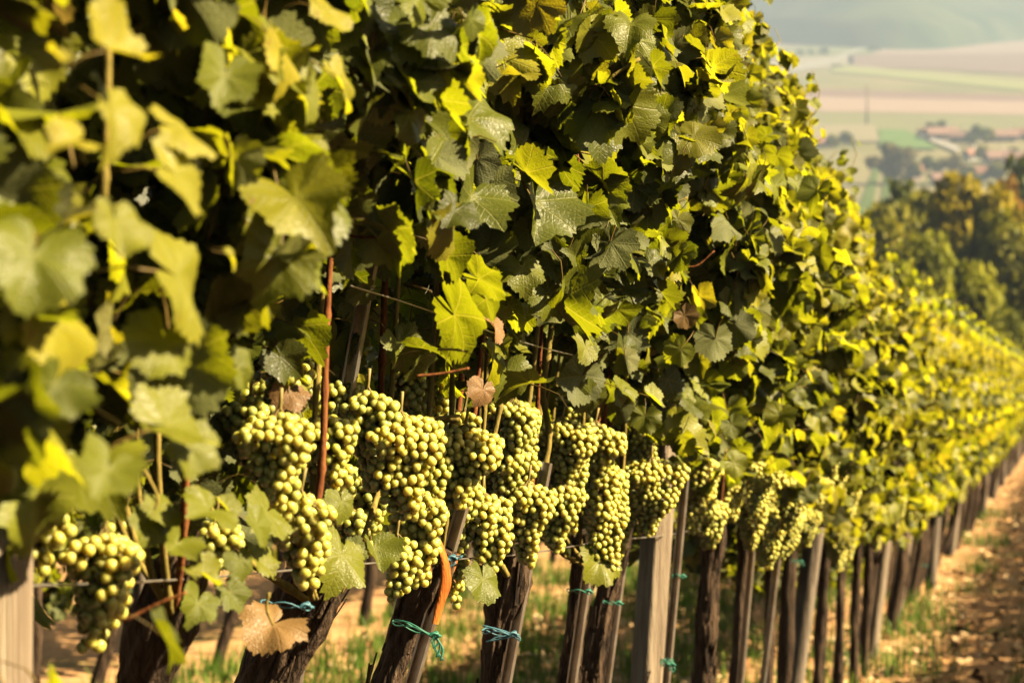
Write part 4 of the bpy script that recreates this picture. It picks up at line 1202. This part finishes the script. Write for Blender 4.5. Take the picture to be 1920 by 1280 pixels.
def tree(kind, x, ytop, D, label, wpx=None, group='trees below the vineyard', name='tree', ybase=None):
    if ybase is not None:
        p = ground_hit(x, ybase); D = p.y
        h = (ybase - ytop) / FPX * D
        base = Vector((p.x, p.y, ground(p.y)))
    else:
        d = px(x, ytop, 1.0); d = d * (D / d.y)
        base = Vector((d.x, d.y, ground(d.y))); h = d.z - base.z
    e = empty(name, base, label, 'tree', group)
    ws = h if wpx is None else wpx / FPX * D / 0.85
    e.scale = (ws, ws, h); e.rotation_euler = (0, 0, random.uniform(0, 6.28))
    link('crown', kind[0], e); link('trunk', kind[1], e)
tree(DARK, 1690, 322, 120, 'dark green tree, leftmost of the clump beyond the row, behind the lowered shoots', 170)
tree(GOLD, 1800, 308, 104, 'large golden autumn tree in the middle of the clump below the village', 260)
tree(DARK, 1915, 275, 150, 'dark green tree at the right edge reaching toward the village roofs', 150)
tree(OLIV, 1655, 395, 92, 'olive tree low behind the top of the near row, left of the lime bush', 170)
tree(LIME, 1745, 420, 84, 'lime green bushy tree below the golden tree', 200)
tree(OLIV, 1872, 378, 96, 'olive tree low at the right edge below the golden tree', 190)
tree(RUST, 1890, 315, 118, 'rust tinted tree between the golden tree and the right edge', 150)
tree(LIME, 1690, 475, 74, 'low lime bush just above the row top, left of the lime bushy tree', 150)
tree(LIME, 1830, 475, 76, 'low lime bush just above the far vines, right of the lime bushy tree', 170)
tree(OLIV, 1960, 440, 80, 'olive bush cut by the right edge above the far vines', 170)
tree(DARK, 1760, 560, 68, 'shaded dark bush closest behind the far vines', 150)
tree(OLIV, 1640, 450, 100, 'olive tree mostly hidden behind the near row top', 160)
tree(OLIV, 1655, 365, 108, 'olive tree at the left of the clump, right against the row silhouette', 170)
tree(OLIV, 1735, 342, 112, 'olive tree between the dark green tree and the golden tree', 210)
tree(GOLD, 1868, 332, 100, 'second golden tree, right of the large golden tree', 200)
tree(BRWN, 1665, 262, 0, 'round brownish tree standing apart beside the green meadow', 78, 'trees by the village', ybase=352)
tree(BRWN, 1790, 286, 0, 'brownish tree in front of the pink walled houses', 60, 'trees by the village', ybase=345)
for (x, yt, yb, w_, k, lab) in [(1765, 225, 262, 50, DARK, 'dark tree right behind the long red roof'), (1742, 228, 258, 30, DARK, 'small dark tree at the left of the long red roof'),
        (1830, 232, 275, 44, DARK, 'dark tree between the two red roof groups'), (1850, 238, 272, 30, OLIV, 'small tree beside the right red roof group'),
        (1740, 290, 330, 44, DARK, 'green tree below the pale road'), (1712, 300, 340, 30, OLIV, 'small olive tree left of the green tree below the pale road'),
        (1840, 270, 305, 34, OLIV, 'olive tree in the gap among the right houses'), (1585, 245, 275, 34, DARK, 'dark tree at the near edge of the beige field'),
        (1560, 250, 280, 30, OLIV, 'olive tree left of the dark one by the beige field'), (1870, 300, 345, 40, OLIV, 'olive tree before the right lower roofs'),
        (1900, 275, 300, 28, DARK, 'dark tree between right upper and lower roofs'), (1820, 310, 350, 34, DARK, 'dark tree right of the brownish village tree'),
        (1545, 88, 104, 20, DARK, 'tiny tree right end of the far field hedge'), (1520, 92, 104, 16, DARK, 'tiny tree middle of the far field hedge'), (1500, 92, 105, 16, DARK, 'tiny tree left end of the far field hedge'),
        (1638, 84, 98, 24, DARK, 'tiny tree beside the far white building')]:
    tree(k, x, yt, 0, lab, w_, 'trees by the village' if yt > 150 else 'trees in the far fields', ybase=yb)
# the vineyard pole in the valley
p = ground_hit(1625, 236); D = p.y; H_ = (236 - 160) / FPX * D
mb = MB(); tube(mb, [(p.x, p.y, p.z - 0.5), (p.x, p.y, p.z + H_)], [0.5, 0.3], 8)
box(mb, (p.x, p.y, p.z + H_ * 0.92), 3.4, 0.3, 0.3)
tag(mb.build('utility_pole', M_WOOD2, None, p, origin=p), 'faint tall pole standing in the pale olive field', 'pole')

# ------------------------------------------------------------------ the village
M_WALLS = [plain_material('house_plaster', c, tuple(x * 0.9 for x in c), 1.0, 0.9, 0.2) for c in ((0.62, 0.55, 0.46), (0.66, 0.50, 0.42), (0.70, 0.66, 0.60))]
M_ROOF = plain_material('roof_tile', (0.19, 0.115, 0.095), (0.24, 0.15, 0.125), 0.8, 0.85, 0.2)
M_ROOF2 = plain_material('brown_roof_tile', (0.22, 0.11, 0.08), (0.28, 0.15, 0.11), 0.8, 0.85, 0.2)
M_PANE = plain_material('window_glass', (0.04, 0.05, 0.06), (0.06, 0.07, 0.08), 1.0, 0.2, 0.5)
def house(x, yb, wpx, hpx, rot, wall, roof, label, depth=0.62):
    p = ground_hit(x, yb); D = p.y
    W = wpx * 0.86 / FPX * D; hh = hpx * 0.8 / FPX * D; wh = hh * 0.55; dp = W * depth
    p = Vector((p.x, p.y, ground(p.y)))
    e = empty('house', p, label, 'house', 'village houses'); e.rotation_euler = (0, 0, rot)
    mb = MB(); box(mb, (0, 0, wh / 2 - 0.3), W, dp, wh + 0.6)
    mb.add([(-W / 2, -dp / 2, wh), (-W / 2, dp / 2, wh), (-W / 2, 0, hh - 0.3), (W / 2, -dp / 2, wh), (W / 2, dp / 2, wh), (W / 2, 0, hh - 0.3)], f3=[(0, 2, 1), (3, 4, 5)])
    mb.build('wall', M_WALLS[wall], e, smooth=False)
    mb = MB(); o = 0.6; q = 0.35
    for s_ in (-1, 1):
        a = [(-W / 2 - o, s_ * (dp / 2 + o), wh - 0.2), (W / 2 + o, s_ * (dp / 2 + o), wh - 0.2), (W / 2 + o, 0, hh), (-W / 2 - o, 0, hh)]
        V = a + [(x_, y_, z_ + q) for (x_, y_, z_) in a]
        mb.add(V, f4=[(0, 1, 2, 3), (4, 7, 6, 5), (0, 4, 5, 1), (1, 5, 6, 2), (3, 2, 6, 7), (0, 3, 7, 4)])
    rf = mb.build('roof', roof, e, smooth=False)
    mb = MB(); box(mb, (W * 0.22, dp * 0.14, hh + 0.3), 0.8, 0.8, 2.0); mb.build('chimney', M_WALLS[2], rf, smooth=False)
    n = max(2, int(W / 4))
    for k in range(n):
        mb = MB(); cx = -W / 2 + W * (k + 0.5) / n
        box(mb, (cx, -dp / 2 - 0.02, wh * 0.55), 1.2, 0.12, 1.5); wnd = mb.build('window', M_PANE, e, smooth=False)
HS = [(1765, 264, 66, 30, 0.15, 1, M_ROOF, 'long red roofed farmhouse at the left of the village by the meadow'),
      (1800, 268, 40, 26, -0.3, 0, M_ROOF, 'smaller red roofed house against the right end of the farmhouse'),
      (1735, 256, 26, 18, 0.5, 2, M_ROOF2, 'little brown roofed house left of the farmhouse'),
      (1882, 266, 56, 26, 0.1, 1, M_ROOF, 'red roofed house highest at the right edge'),
      (1915, 262, 40, 24, -0.4, 0, M_ROOF2, 'brown roofed house cut by the right edge, highest row'),
      (1872, 308, 56, 30, 0.2, 1, M_ROOF, 'red roofed house in the middle of the right group'),
      (1912, 314, 60, 34, -0.1, 0, M_ROOF, 'red roofed house cut by the right edge, lower row'),
      (1822, 300, 34, 24, 0.6, 2, M_ROOF2, 'pale house with brown roof left of the right group'),
      (1708, 338, 42, 36, 0.3, 1, M_ROOF2, 'pinkish house right of the round brownish tree'),
      (1835, 338, 44, 30, -0.2, 2, M_ROOF2, 'pale house low behind the golden tree'),
      (1765, 348, 40, 28, 0.2, 2, M_ROOF, 'small pale house with red roof beside the brownish village tree'),
      (1670, 90, 22, 14, 0.2, 2, M_ROOF2, 'far white building below the wooded hill'),
      (1545, 276, 30, 20, 0.2, 1, M_ROOF2, 'house peeping over the row top by the beige field')]
for h_ in HS: house(*h_)

# ------------------------------------------------------------------ air
mb = MB(); box(mb, (500, 2500, 110), 9500, 5600, 342)
t = NT('valley_haze')
pv = t.n('VolumePrincipled')
pv.inputs['Color'].default_value = (0.58, 0.74, 1.0, 1)
pv.inputs['Density'].default_value = 0.00037
pv.inputs['Anisotropy'].default_value = 0.2
t.l(pv.outputs[0], t.out.inputs['Volume'])
hz = mb.build('haze', t.m, smooth=False)
tag(hz, 'pale haze lying over the valley fields and hill', 'haze', kind='stuff')
